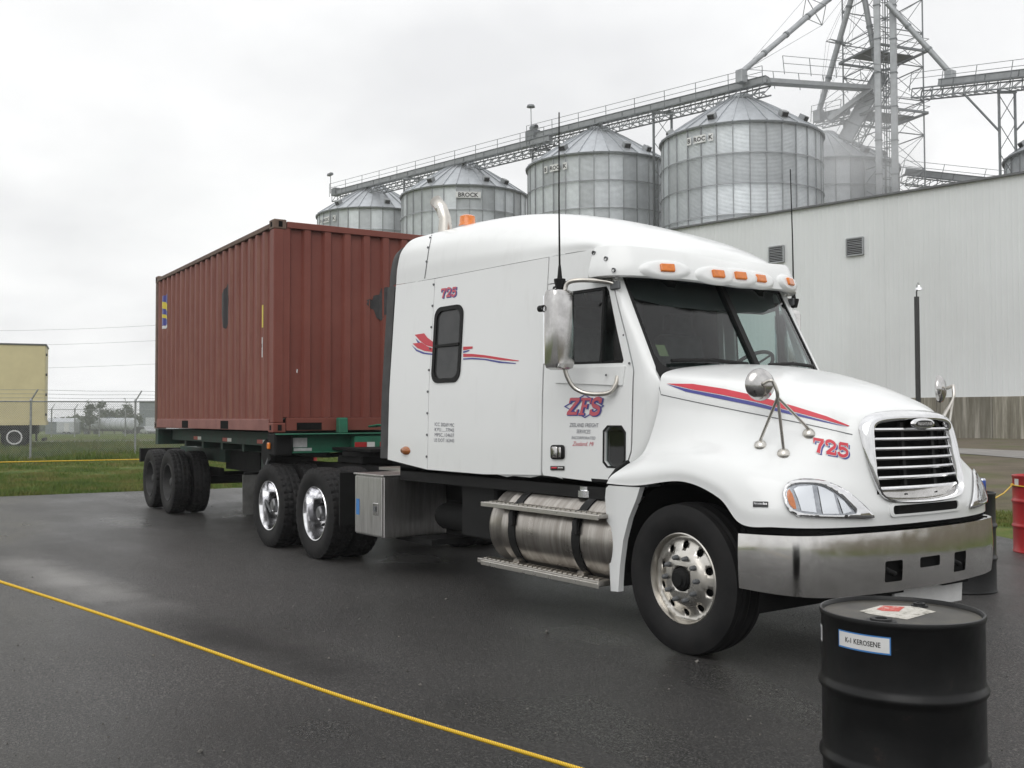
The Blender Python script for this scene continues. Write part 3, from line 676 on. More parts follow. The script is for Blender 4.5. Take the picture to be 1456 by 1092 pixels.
# ================================================================== conveyors, catwalks, elevator
def conveyor(p0, p1, label, house=.55, truss=.85, rail=1.0, cat='conveyor', name='conveyor', hs=0, he=1, railside=1, step=1.05, trusspart=True):
    p0 = Vector(p0); p1 = Vector(p1); d = p1-p0; Ln = d.length; d.normalize(); s_ = d.cross(Vector((0, 0, 1))).normalized(); u_ = s_.cross(d)
    root = empty(name, p0); tag(root, label, cat, 'grain conveyors and catwalks')
    o = -p0
    def P(t, a, h): return d*t*Ln+s_*a+u_*h
    if house:
        MB().bar(P(hs, 0, truss+house/2), P(he, 0, truss+house/2), .62, house).build('housing', GALVM, root, bevel=.02)
        MB().bar(P(hs, 0, truss+house+.03), P(he, 0, truss+house+.03), .74, .05).build('housing_lid', GALVD, root)
        k = 3/Ln; t = hs+k/2
        while t < he:
            MB().bar(P(t, 0, truss+house/2), P(t+.08/Ln, 0, truss+house/2), .70, house+.06).build('housing_flange', GALVD, root); t += k
    w = .62
    if trusspart:
        for a in (-w, w):
            for h in (0, truss-.06): MB().bar(P(0, a, h), P(1, a, h), .09, .11).build('chord', GALVD, root)
        nb = max(2, int(Ln/step))
        for a in (-w, w):
            mbs = MB()
            for k in range(nb):
                mbs.bar(P(k/nb, a, 0), P(k/nb, a, truss-.06), .06); mbs.bar(P(k/nb, a, 0), P((k+1)/nb, a, truss-.06), .05)
            mbs.build('truss_web', GALVD, root)
        ng = max(2, int(Ln/.7)); gr = MB()
        for k in range(ng): gr.bar(P((k+.5)/ng, -w, .0), P((k+.5)/ng, w, .0), .07, .05)
        gr.build('floor_grating', GALVD, root)
    else:
        MB().bar(P(0, 0, truss*.5), P(1, 0, truss*.5), 1.0, truss*.5).build('walkway_beam', GALVM, root)
    if rail:
        base = truss+house*.4
        for a in (railside*(w+.35), -railside*(w+.35)) if railside == 2 else (railside*(w+.35),):
            for h in (.5, 1.0): MB().tube([P(0, a, base+h*rail), P(1, a, base+h*rail)], .025, 5).build('handrail', GALVD, root)
            np_ = max(2, int(Ln/3))
            for k in range(np_+1): MB().bar(P(k/np_, a, truss*.6), P(k/np_, a, base+rail), .045).build('rail_post', GALVD, root)
    return root, P
c1, P1 = conveyor(at(478, 288, 122), at(783, 214, 98), 'long sloping covered conveyor over the two bins behind the container')
MB().box(P1(.0, 0, 1.25), (1.0, .9, .9)).build('drive_head', GALVD, c1, bevel=.05)
MB().tube([P1(-.005, .7, 1), P1(-.005, .7, 3.3)], .04, 6).build('lamp_pole', GALVD, c1); MB().box(P1(-.008, .7, 3.3), (1.0, .4, .3)).build('floodlight', GALVD, c1, bevel=.05)
c2, P2 = conveyor(at(758, 212, 100), at(1092, 133, 84.5), 'upper sloping covered conveyor over the two bins behind the cab')
MB().box(P2(.0, 0, 1.3), (1.3, 1.0, 1.1)).build('drive_head', GALVD, c2, bevel=.08); MB().lathe([(.28, -.4), (.3, 0), (.25, .4)], 12, 'x', P2(.01, .1, 2.05)).build('motor', GALVD, c2, 40)
MB().tube([P2(.015, .7, 1), P2(.015, .7, 4.0)], .04, 6).build('lamp_pole', GALVD, c2); MB().lathe([(.0, .15), (.35, .1), (.42, -.1), (0, -.15)], 12, 'z', P2(.015, .7, 4.0)).build('floodlight', GALVD, c2, 40)
conveyor(at(1090, 122, 84.5), at(1232, 131, 92), 'level catwalk bridge from the largest bin roof to the tower', house=0, truss=.7, rail=1.2, cat='catwalk', name='catwalk', railside=2, trusspart=False)
c4_, P4 = conveyor(at(1302, 141, 90), at(1500, 121, 79), 'level covered conveyor carried on a post to the right of the tower', hs=.18)
conveyor(at(1284, 262, 97), at(1460, 283, 90), 'low covered conveyor half hidden behind the warehouse roof edge')
conveyor(at(1182, 176, 93), at(1243, 131, 92), 'short steep catwalk from the tower down to the hazy bin', house=0, truss=.8, rail=1.1, cat='catwalk', name='catwalk', trusspart=False)
conveyor(at(1163, 181, 96), at(1205, 172, 93), 'short covered conveyor on top of the hazy bin', truss=.6)
conveyor(at(1222, 208, 93), at(1275, 112, 92), 'steep enclosed stair truss climbing beside the elevator legs', house=1.2, truss=.8, cat='catwalk', name='stair_truss')
# supports under the conveyors
def trestle(px, depth, py_top, label, w=1.6, vee=False):
    c = at(px, py_top, depth); root = empty('conveyor_support', (c.x, c.y, .25)); tag(root, label, 'support frame', 'conveyor supports')
    H = c.z-.25; dx = Vector((cr.x, cr.y, 0)).normalized()*w/2
    for s_ in (-1, 1): MB().bar(dx*s_, dx*s_+Vector((0, 0, H)), .16).build('post', GALVD, root)
    MB().bar(-dx*1.2+Vector((0, 0, H)), dx*1.2+Vector((0, 0, H)), .2).build('cap_beam', GALVD, root)
    z = H
    while z > 2:
        mb = MB(); mb.bar(-dx+Vector((0, 0, z-.2)), dx+Vector((0, 0, z-2.4)), .05); mb.bar(dx+Vector((0, 0, z-.2)), -dx+Vector((0, 0, z-2.4)), .05); mb.build('brace', GALVD, root); z -= 2.4
    if vee:
        for s_ in (-1, 1): MB().bar(dx*s_+Vector((0, 0, H-3.2)), dx*s_*5.5+Vector((0, 0, H)), .13).build('knee_brace', GALVD, root)
trestle(942, 91, 160, 'trestle of two thin posts between the two bins behind the cab roof')
trestle(585, 112, 254, 'trestle of two thin posts between the two bins behind the container')
trestle(769, 100, 213, 'trestle under the joint where the two long conveyors meet')
trestle(1431.5, 83, 131, 'tall trestle with spread knee braces right of the elevator tower', 1.3, True)
# lattice tower with the bucket elevator legs
tb = at(1262, 593, 93); TZ = 52; tw = 4.9
tower = empty('elevator_tower', (tb.x, tb.y, .25)); tag(tower, 'tall lattice steel tower standing round the bucket elevator legs', 'tower')
ta = rad(20); ax = Vector((cr.x, cr.y, 0)).normalized(); ay = Vector((-ax.y, ax.x, 0)); ax, ay = ax*math.cos(ta)+ay*math.sin(ta), ay*math.cos(ta)-ax*math.sin(ta)
cor = [ax*sx*tw/2+ay*sy*tw/2 for sx, sy in ((-1, -1), (1, -1), (1, 1), (-1, 1))]
for c in cor: MB().tube([c, c+Vector((0, 0, TZ))], .075, 6).build('corner_post', GALVD, tower, 60)
z = 8.0; bay = 3.1; k = 0
while z < TZ-bay:
    for i in range(4):
        a, b = cor[i], cor[(i+1) % 4]; mb = MB(); mb.bar(a+Vector((0, 0, z)), b+Vector((0, 0, z)), .08)
        mb.bar(a+Vector((0, 0, z)), b+Vector((0, 0, z+bay)), .04); mb.bar(b+Vector((0, 0, z)), a+Vector((0, 0, z+bay)), .04); mb.build('lattice_bay', GALVD, tower)
    z += bay; k += 1
for zz_ in (34.2, 28.6):
    mb = MB()
    for i in range(4): a, b = cor[i]*1.1, cor[(i+1) % 4]*1.1; mb.bar(a+Vector((0, 0, zz_)), b+Vector((0, 0, zz_)), .16, .2)
    mb.box(Vector((0, 0, zz_+.05)), (tw, tw*.5, .06), Matrix((ax, ay, Vector((0, 0, 1)))).transposed()); pf = mb.build('platform', GALVD, tower)
    for h in (.55, 1.1): MB().tube([c*1.15+Vector((0, 0, zz_+h)) for c in cor], .03, 5, closed=True).build('railing', GALVD, pf)
def leg(px, label, w=.78):
    c = at(px, 593, 89.2); root = empty('bucket_elevator', (c.x, c.y, .25)); tag(root, label, 'elevator leg')
    MB().box((0, 0, TZ/2), (w, w*.8, TZ), Matrix.Rotation(.4, 3, 'Z')).build('trunking', GALVM, root, bevel=.03)
    z = 1.5
    while z < TZ: MB().box((0, 0, z), (w+.09, w*.8+.09, .1), Matrix.Rotation(.4, 3, 'Z')).build('flange', GALVD, root); z += 3
leg(1255, 'wider pale square elevator trunk left of the other trunk in the tower', .52); leg(1278, 'pale square elevator trunk nearest the free side of the tower', .54)
def ladder():
    c = at(1267, 593, 90.5); root = empty('ladder', (c.x, c.y, .25)); tag(root, 'caged ladder running up between the two elevator trunks', 'ladder')
    for s_ in (-1, 1): MB().bar(ax*.25*s_, ax*.25*s_+Vector((0, 0, TZ)), .05).build('rail', GALVD, root)
    z = 8
    while z < TZ: MB().lathe([(.42, z), (.42, z+.08)], 10, 'z').build('hoop', GALVD, root); z += 1.6
ladder()
def spout(p0, p1, r, label, cross=None, box=True):
    p0 = Vector(p0); p1 = Vector(p1); root = empty('grain_spout', p1); tag(root, label, 'grain spout', 'grain spouts')
    d = p0-p1; MB().tube([d, (0, 0, 0)], r, 12).build('pipe', GALVM, root, 60)
    n_ = int(d.length/3.2)
    for k in range(1, n_+1):
        q = d*k/(n_+1); e = d.normalized()*.1; MB().tube([q-e, q+e], r*1.22, 12).build('coupling', GALVD, root, 60)
    if box: MB().box((0, 0, -.35), (r*3, r*3, 1.1)).build('outlet_box', GALVM, root, bevel=.05)
    if cross:
        q = d*cross; u_ = d.normalized(); s_ = u_.cross(Vector((0, 0, 1))).normalized(); t_ = s_.cross(u_); ps = [q+s_*1.4, q+t_*1.4, q-s_*1.4, q-t_*1.4]
        MB().tube(ps, .04, 5, closed=True).build('truss_frame', GALVD, root); MB().bar(ps[0], ps[2], .05).build('strut', GALVD, root); MB().bar(ps[1], ps[3], .05).build('strut', GALVD, root)
        for p_ in ps: MB().tube([d, p_, (0, 0, 0)], .016, 4).build('guy_wire', GALVD, root)
spout(at(1236, -50, 92), at(1054, 103, 85), .24, 'silver spout slanting down to the peak of the largest bin', .55)
spout(at(1222, -42, 92), at(1164, 160, 95), .26, 'dark spout dropping to the small conveyor on the hazy bin', .5)
spout(at(1222, -42, 92), at(1251, 118, 92), .25, 'dark steep spout running down inside the tower', None, False)
spout(at(1262, 5, 90), at(1351, 104, 87.5), .24, 'silver spout slanting down to the conveyor right of the tower')
# ================================================================== fence, trailers and trees on the far side
def chain_fence(pts, H, label, post_r=.03, arms=True, mesh=True, cell=.075):
    root = empty('chain_link_fence', pts[0]); tag(root, label, 'fence'); o0 = Vector(pts[0])
    for i, q in enumerate(pts):
        c = Vector(q)-o0; big = post_r
        po = MB().tube([c-Vector((0, 0, .15)), c+Vector((0, 0, H))], big, 10).build('post', STEELG, root, 60)
        MB().lathe([(big*1.25, H-.02), (big*1.25, H+.04), (0, H+.08)], 10, 'z', c).build('post_cap', STEELG, po, 60)
        if arms:
            a = c+Vector((0, 0, H)); e = a+Vector((cr.x, cr.y, 0)).normalized()*.22+Vector((0, 0, .36)); MB().bar(a, e, .05, .03).build('barb_arm', STEELG, root)
    cs = [Vector(q)-o0 for q in pts]
    for a, b in zip(cs[:-1], cs[1:]):
        MB().tube([a+Vector((0, 0, H-.03)), b+Vector((0, 0, H-.03))], .022, 8).build('top_rail', STEELG, root, 60)
        if arms:
            for t in (.25, .6, .95):
                e = Vector((cr.x, cr.y, 0)).normalized()*.22*t+Vector((0, 0, H+.36*t)); MB().tube([a+e, (a+b)/2+e-Vector((0, 0, .02)), b+e], .006, 4).build('barbed_wire', STEELG, root)
        if mesh:
            d = (b-a); Ln = d.length; mb = MB(); n_ = int(Ln/cell); hh2 = H-.08
            sp = hh2/Ln
            for k in range(-int(hh2/cell), n_+1):
                for sg in (1, -1):
                    t0 = k*cell; t1 = t0+hh2
                    if sg < 0: t0, t1 = t1, t0
                    za, zb = .04, .04+hh2
                    # clip to the bay
                    pts2 = []
                    for (ta_, tb_, z0, z1) in ((t0, t1, za, zb),):
                        s0, s1 = 0., 1.; dt = tb_-ta_
                        lo_, hi_ = sorted(((0-ta_)/dt, (Ln-ta_)/dt)); s0 = max(s0, lo_); s1 = min(s1, hi_)
                        if s1 > s0: pts2 = [a+d*((ta_+dt*s)/Ln)+Vector((0, 0, z0+(z1-z0)*s)) for s in (s0, s1)]
                    if pts2: mb.bar(pts2[0], pts2[1], .0045)
            mb.build('wire_mesh', STEELG, root, fix=False)['kind'] = 'stuff'
    return root
def gpt(px, py, z=.2): q = on_z(px, py, z); return (q.x, q.y, gz(q.x, q.y))
p1 = Vector(gpt(43, 655.5)); p2 = Vector(gpt(192, 649.5)); dv = p2-p1
fp = [p1-dv, p1, p2, p2+dv, p2+dv*2, p2+dv*3]
for q in fp: q.z = gz(q.x, q.y)
chain_fence(fp, 1.9, 'near chain link fence with barbed wire arms at the top of the grass bank', .035)
ff = [Vector(gpt(px, 620.5-.006*(px-66), .31)) for px in (-40, 66, 98, 134, 178, 230)]
chain_fence([Vector(gpt(px, py, .31)) for px, py in ((-20, 622), (73, 621), (106, 620.5), (141, 620), (178, 619.5), (222, 619))], 1.9, 'second chain link fence standing far behind the first, on the lane', .045, cell=.11)
# cream box trailer parked beyond the fence
def wheel_simple(name, c, r, w, axis, parent, mt, mr, rr=.5):
    o = MB().lathe([(r*rr, -w/2), (r*.9, -w/2), (r, -w*.35), (r, w*.35), (r*.9, w/2), (r*rr, w/2)], 24, axis, c, close=True).build('wheel', mt, parent, 40)
    MB().lathe([(0, -w*.2), (r*rr*.5, -w*.2), (r*rr*.8, -w*.3), (r*rr*1.02, -w*.49), (r*rr*.97, -w*.2), (r*rr*.9, w*.3), (0, w*.3)], 20, axis, c).build('rim', mr, o, 40)
    return o
q = at(64, 593, 41); DB = q
tl = empty('box_trailer', (q.x, q.y, .31), math.atan2(cr.y, cr.x)+rad(22.3)); tag(tl, 'cream box trailer parked behind the near fence', 'trailer')
MB().bb((-13.0, 0, 1.02), (0, 2.5, 4.2)).build('box_body', CREAM, tl, bevel=.03)
MB().bb((-13.02, -.03, 4.17), (.03, 2.53, 4.23)).build('top_rail', TRIMG, tl); MB().bb((-13.02, -.03, .98), (.03, 2.53, 1.14)).build('bottom_rail', CREAM, tl)
for z in (1.4, 2.2, 3.0, 3.8): MB().bb((.0, .05, z-.05), (.06, .2, z+.05)).build('door_hinge', RUBBERE, tl)
MB().bb((-2.8, .3, .62), (-.3, 2.2, 1.0)).build('axle_frame', FARD, tl); MB().bb((-.35, .1, .35), (-.3, .75, .98)).build('mud_flap', FARD, tl); MB().bb((-.12, .1, .35), (0, 2.4, .45)).build('rear_bumper', FARD, tl)
for x in (-1.1, -2.35):
    for y in (.16, 2.34):
        w_ = wheel_simple('wheel', (x, y, .5), .5, .28, 'y', tl, TYRE, RIMDK, .56)
        if y < 1: MB().lathe([(.29, .012), (.29, .008), (.235, .006), (.235, .02)], 28, 'y', (x, 0, .5)).build('rim_ring', PWHITE, w_, 40)
        
MB().bb((-9.5, .9, .3), (-9.3, 1.1, 1.0)).build('landing_leg', FARD, tl)
# far things beyond the second fence, where the land falls away
GF = -1.92
def fpos(px, dep): q = at(px, 593, dep); return (q.x, q.y, gz(q.x, q.y))
RZ = math.atan2(cr.y, cr.x)
q = fpos(84, 205); t = empty('white_trailer', q, RZ+.1); tag(t, 'small white enclosed trailer parked far beyond both fences', 'trailer')
MB().bb((-.5, 0, .5), (3.2, 2.4, 2.75)).build('box_body', FARW, t, bevel=.1)
MB().bb((1.0, -.05, .75), (1.9, -.01, 2.4)).build('side_door', PWHITE, t)
for x in (1.0, 1.9): wheel_simple('wheel', (x, .1, .36), .36, .22, 'y', t, TYRE, FARG)
q = fpos(68, 215); t = empty('shed', q, RZ); tag(t, 'low pale shed roof behind the small white trailer', 'shed')
MB().bb((-.5, 0, 0), (5.2, 4, 2.7)).build('wall', FARG, t); MB().add([(-.7, -.2, 2.7), (5.4, -.2, 2.7), (5.4, 2, 3.5), (-.7, 2, 3.5), (5.4, 4.2, 2.7), (-.7, 4.2, 2.7)], [(0, 1, 2, 3), (3, 2, 4, 5), (0, 3, 5), (1, 4, 2)]).build('roof', FARW, t)
q = Vector(fpos(126, 215)); q2 = Vector(fpos(190, 198)); t = empty('tank_trailer', q, math.atan2(q2.y-q.y, q2.x-q.x)); tag(t, 'grey cylindrical tank trailer parked beyond the fences', 'tank trailer')
LT = (Vector((q2.x-q.x, q2.y-q.y))).length
MB().lathe([(0, 0), (.7, .03), (1.1, .25), (1.2, .5), (1.2, LT-.5), (1.1, LT-.25), (.7, LT-.03), (0, LT)], 28, 'x', (0, 0, 2.3)).build('tank', FARW, t, 50)
for k in range(9): MB().lathe([(1.21, .5+k*(LT-1)/8-.05), (1.25, .5+k*(LT-1)/8), (1.21, .5+k*(LT-1)/8+.05)], 24, 'x', (0, 0, 2.3)).build('band', FARG, t, 60)
MB().bb((.3, -.5, .85), (LT-.3, .5, 1.15)).build('frame', FARD, t); MB().bb((LT*.45, -.4, 3.4), (LT*.55, .4, 3.75)).build('manway', FARG, t)
for x in (.9, 2.1, LT-2.2, LT-1.0):
    for y in (-1, 1): wheel_simple('wheel', (x, y*.95, .5), .5, .3, 'y', t, TYRE, FARG)
q = fpos(198, 238); t = empty('grey_building', q, RZ); tag(t, 'dark grey metal building behind the tank trailer', 'building')
MB().bb((0, 0, 0), (26, 12, 7.2)).build('wall', FARG, t); MB().bb((-.2, -.2, 7.2), (26.2, 12.2, 7.5)).build('roof', TRIMG, t)
for x in (1.5, 6.2): MB().bb((x, -.06, .05), (x+3, -.01, 3.6)).build('door', FARW, t)
# parked pickup and car
def car(px, py, dep, label, mt, rz, high=1.0):
    t = empty('parked_car', fpos(px, dep), RZ+rz); tag(t, label, 'car')
    pr = [(-2.4, .45), (-2.45, .85), (-2.3, 1.0), (-1.2, 1.08), (-.7, 1.62), (.7, 1.66), (1.15, 1.12), (2.25, 1.0), (2.42, .8), (2.4, .42)]
    mb = MB(); mb.v = [(x, s_*.85, z) for s_ in (-1, 1) for x, z in pr]; n_ = len(pr); mb.f = [tuple(range(n_)), tuple(range(2*n_-1, n_-1, -1))]+[(i, (i+1) % n_, n_+(i+1) % n_, n_+i) for i in range(n_)]
    mb.build('body', mt, t, 40, .08, 2)
    for s_ in (-1, 1): MB().add([(x, s_*.861, z) for x, z in ((-.98, 1.12), (-.62, 1.54), (.62, 1.57), (.98, 1.14))], [(0, 1, 2, 3)]).build('side_window', TINT, t)
    MB().add([(2.44, -.6, .72), (2.44, .6, .72), (2.46, .6, .58), (2.46, -.6, .58)], [(0, 1, 2, 3)]).build('grille', FARD, t)
    for s_ in (-1, 1): MB().box((2.40, s_*.66, .78), (.08, .26, .14)).build('headlight', REFL, t)
    MB().add([(1.13, -.7, 1.14), (1.13, .7, 1.14), (.74, .66, 1.6), (.74, -.66, 1.6)], [(0, 1, 2, 3)]).build('windscreen', TINT, t)
    for x in (-1.5, 1.5):
        for s_ in (-1, 1): wheel_simple('wheel', (x, s_*.78, .36), .36, .22, 'y', t, TYRE, FARG)
car(211, 619, 178, 'silver pickup seen behind the container corner beyond the fences', FARCAR, -1.0)
car(198, 615, 192, 'dark car parked in front of the grey building', FARD, .3)
# trees
def tree(px, dep, top_py, rx, label, seed, bare=.5):
    rg = random.Random(seed); q = Vector(fpos(px, dep)); root = empty('tree', q); tag(root, label, 'tree', 'trees beyond the fences'); H = at(px, top_py, dep).z-q.z; rx *= 1.3
    MB().tube([(0, 0, -.2), (.05, 0, H*.3), (-.05, .05, H*.65), (0, 0, H*.95)], [.16, .12, .07, .02], 7).build('trunk', BARK, root, 60)
    lb = MB(); pts = []
    for k in range(16):
        z = H*rg.uniform(.28, .9); a = rg.uniform(0, 6.28); r = rx*rg.uniform(.4, 1)*(1.15-z/H*.7); e = Vector((math.cos(a)*r, math.sin(a)*r, z+r*.5)); lb.tube([(0, 0, z), e*.5+Vector((0, 0, z*.5)), e], [.04, .03, .012], 5); pts.append(e)
        pts.append(e*.6+Vector((0, 0, z*.42)))
    lb.build('branches', BARK, root)
    mb = MB(); pts.append(Vector((0, 0, H*.95)))
    for p_ in pts:
        n_ = int(46*(1-bare*rg.random()))
        for k in range(n_):
            v = p_+Vector((rg.gauss(0, .32), rg.gauss(0, .32), rg.gauss(0, .30)))*(rx/1.5); s_ = rg.uniform(.10, .24)
            a = Vector((rg.gauss(0, 1), rg.gauss(0, 1), rg.gauss(0, 1))).normalized()*s_; b_ = Vector((rg.gauss(0, 1), rg.gauss(0, 1), rg.gauss(0, 1))).normalized()*s_; mb.add([v-a, v+b_, v+a, v-b_], [(0, 1, 2, 3)])
    mb.build('crown', LEAF, root, fix=False)
tree(128, 206, 573, 1.5, 'slim broken tree standing left of the tank trailer', 1, .3); tree(146, 222, 572, 1.3, 'thin sparse tree rising behind the tank trailer', 2, .6)
tree(181, 212, 574, 1.5, 'leafy tree by the right end of the tank trailer', 3, .2); tree(163, 224, 588, 2.0, 'low round dark tree behind the tank', 4, .1); tree(121, 224, 603, 1.4, 'small bush left of the tank trailer', 5, .1)
tree(190, 214, 592, 1.5, 'leafy bush by the tank trailer end', 6, .1)
# far hedge on the horizon
mb = MB()
for i in range(5200):
    px = random.uniform(-700, 760); dep = random.uniform(262, 300); q = at(px, 594, dep); z = -2+random.uniform(.2, 2.4+1.2*math.sin(px*.021)+.8*math.sin(px*.067))
    s_ = random.uniform(.5, 1.3); a = Vector((random.gauss(0, 1), random.gauss(0, 1), random.gauss(0, 1))).normalized()*s_; b_ = Vector((random.gauss(0, 1), random.gauss(0, 1), random.gauss(0, 1))).normalized()*s_
    v = Vector((q.x, q.y, z)); mb.add([v-a, v+b_, v+a, v-b_], [(0, 1, 2, 3)])
tag(mb.build('far_woodland', LEAF, None, fix=False), 'distant line of trees along the horizon behind the fences', 'woodland', kind='stuff')
# overhead wires with their poles
def pole(q, H, label):
    r = empty('utility_pole', (q.x, q.y, .2)); tag(r, label, 'utility pole', 'poles carrying the overhead wires'); MB().tube([(0, 0, -.3), (0, 0, H)], [.16, .1], 8).build('mast', BARK, r, 60); MB().bar((-1.1, 0, H-.6), (1.1, 0, H-.6), .1, .12).build('crossarm', BARK, r)
pa = at(-330, 593, 95); pb = at(330, 593, 88)
pole(pa, 11.5, 'wooden utility pole carrying the overhead wires past the cream trailer'); pole(pb, 11.5, 'wooden utility pole hidden behind the red container')
for za, zb, s_, lb in ((10.4, 10.0, .8, 'topmost thin overhead wire above the cream trailer'), (8.7, 8.6, .6, 'middle thin overhead wire above the cream trailer'), (6.4, 6.55, .5, 'lowest thin overhead wire, level with the cream trailer roof')):
    mb = MB(); mb.tube([Vector((pa.x, pa.y, za)).lerp(Vector((pb.x, pb.y, zb)), t/12)-Vector((0, 0, s_*(1-(t/6-1)**2))) for t in range(13)], .010, 5); tag(mb.build('overhead_wire', RUBBERE, None), lb, 'wire', 'overhead wires')
# ================================================================== the tractor (x forward, y to its left, front axle at the origin)
T = empty('semi_truck', (0, 0, 0)); tag(T, 'white long-nosed semi truck with sleeper cab hauling the red container', 'truck')
def interp(x, xs, ys):
    return float(np.interp(x, xs, ys))
def cab_w(x, z):
    w = interp(x, [-4.1, -3.3, -1.6, -.8, -.35], [1.165, 1.145, 1.085, 1.035, .965])
    return w-.02*(z-1.1)-.045*max(0, z-1.8)
def side(x, z): return (x, -cab_w(x, z), z)
# ---------------- sides
ext_o = [(-4.0, 1.15), (-3.275, 1.08), (-3.275, 2.853), (-3.985, 2.868)]
panel('side_extender', [ext_o], [], side, WHITE, T, .15, .03); 
win = rrect(-3.205, 1.90, -2.795, 2.55, .09, 5)
slp_o = [(-3.268, 1.08), (-2.4, 1.075), (-1.62, 1.10), (-1.612, 2.845), (-2.4, 2.85), (-3.268, 2.853)]
sp = panel('sleeper_side', [slp_o], [win], side, WHITE, T, .15, .03)
door_o = [(-1.600, 1.13), (-1.585, 1.10), (-.93, 1.075), (-.80, 1.09), (-.70, 1.17), (-.645, 1.32), (-.635, 1.9), (-.70, 2.1), (-.83, 2.45), (-.87, 2.57), (-.93, 2.62), (-1.597, 2.62)]
dwin = [(-1.47, 1.97), (-.735, 1.955), (-.725, 1.975), (-.80, 2.2), (-.90, 2.5), (-.93, 2.54), (-1.43, 2.54), (-1.47, 2.50)]
peep = [(-.90, 1.235), (-.86, 1.20), (-.74, 1.20), (-.705, 1.245), (-.705, 1.44), (-.74, 1.485), (-.86, 1.485), (-.90, 1.45)]
dr = panel('door', [door_o], [dwin, peep], side, WHITE, T, .12, .03)
hdr_o = [(-1.60, 2.628), (-.925, 2.628), (-.862, 2.575), (-.84, 2.60), (-.95, 2.83), (-1.05, 2.84), (-1.60, 2.845)]
hd = panel('cab_header', [hdr_o], [], side, WHITE, T, .12, .03)
cowl_o = [(-.93, 1.06), (-.79, 1.075), (-.69, 1.16), (-.632, 1.315), (-.622, 1.86), (-.44, 1.86), (-.425, 1.6), (-.46, 1.2), (-.60, 1.04)]
# A pillar: from the door line round to the windscreen edge
def wsx(y, z): return -.33-.55*(z-1.9)-.175*y*y
rows = []
for z in list(np.linspace(1.05, 1.88, 14))+list(np.linspace(1.92, 2.64, 9)):
    xd = interp(z, [1.05, 1.09, 1.17, 1.32, 1.88, 1.9, 2.1, 2.45, 2.57, 2.64], [-.88, -.787, -.688, -.632, -.622, -.622, -.688, -.818, -.858, -.875]); ye = .905-.03*(z-1.9); xw = wsx(ye, z) if z > 1.9 else interp(z, [1.05, 1.32, 1.6, 1.78, 1.9], [-.66, -.50, -.415, -.395, wsx(.905, 1.9)])
    rows.append([(xd, -cab_w(xd, z), z), (xd*.55+xw*.45+.01, -cab_w(xd, z)+.004, z), (xw-.012, -.965+.03*(z-1.9) if z > 1.9 else -cab_w(xw, z)+.003, z), (xw+.012, -ye-.02 if z > 1.9 else -cab_w(xw, z)+.02, z), (xw-.01, -ye+.012, z), (xw-.05, -ye+.012, z)])
ap = MB().grid(rows).build('a_pillar', WHITE, T, 60)
for o in (sp, dr, hd, ap): mirrored(o)
mirrored([c for c in T.children if c.name.startswith('side_extender')][0])
# black rubber trailing edge of the extender
rows = []
for z in np.linspace(1.16, 2.86, 8): rows.append([(-4.005, -cab_w(-4.0, z)+.0, z), (-4.015, -cab_w(-4.0, z)-.006, z), (-4.135, -cab_w(-4.0, z)-.008, z), (-4.15, -cab_w(-4.0, z)+.012, z), (-4.0, -cab_w(-4.0, z)+.04, z)])
re_ = MB().grid(rows).build('extender_rubber', RUBBERE, T, 50); mirrored(re_)
# inner dark liner so the seams read as shadow gaps, floor, rear wall
lin = []
for z in (1.14, 1.9, 2.9): lin.append([(x, -cab_w(x, z)+.045, z) for x in (-3.9, -3.3, -2.4, -1.66)])
ln = MB().grid(lin).build('sleeper_liner', INTER, T); mirrored(ln)
lk = [(-1.72, 1.14), (-.70, 1.14), (-.62, 1.3), (-.5, 1.90), (-1.72, 1.90)]
lo_ = panel('door_liner', [lk], [[(a, b) for a, b in peep]], lambda x, z: (x, -cab_w(x, z)+.05, z), INTER, T, .2); mirrored(lo_)
MB().bb((-3.95, -1.05, 1.04), (-.5, 1.05, 1.10)).build('cab_floor', DARK, T)
MB().bb((-3.62, -1.07, 1.1), (-3.57, 1.07, 2.9)).build('rear_wall', WHITE, T)
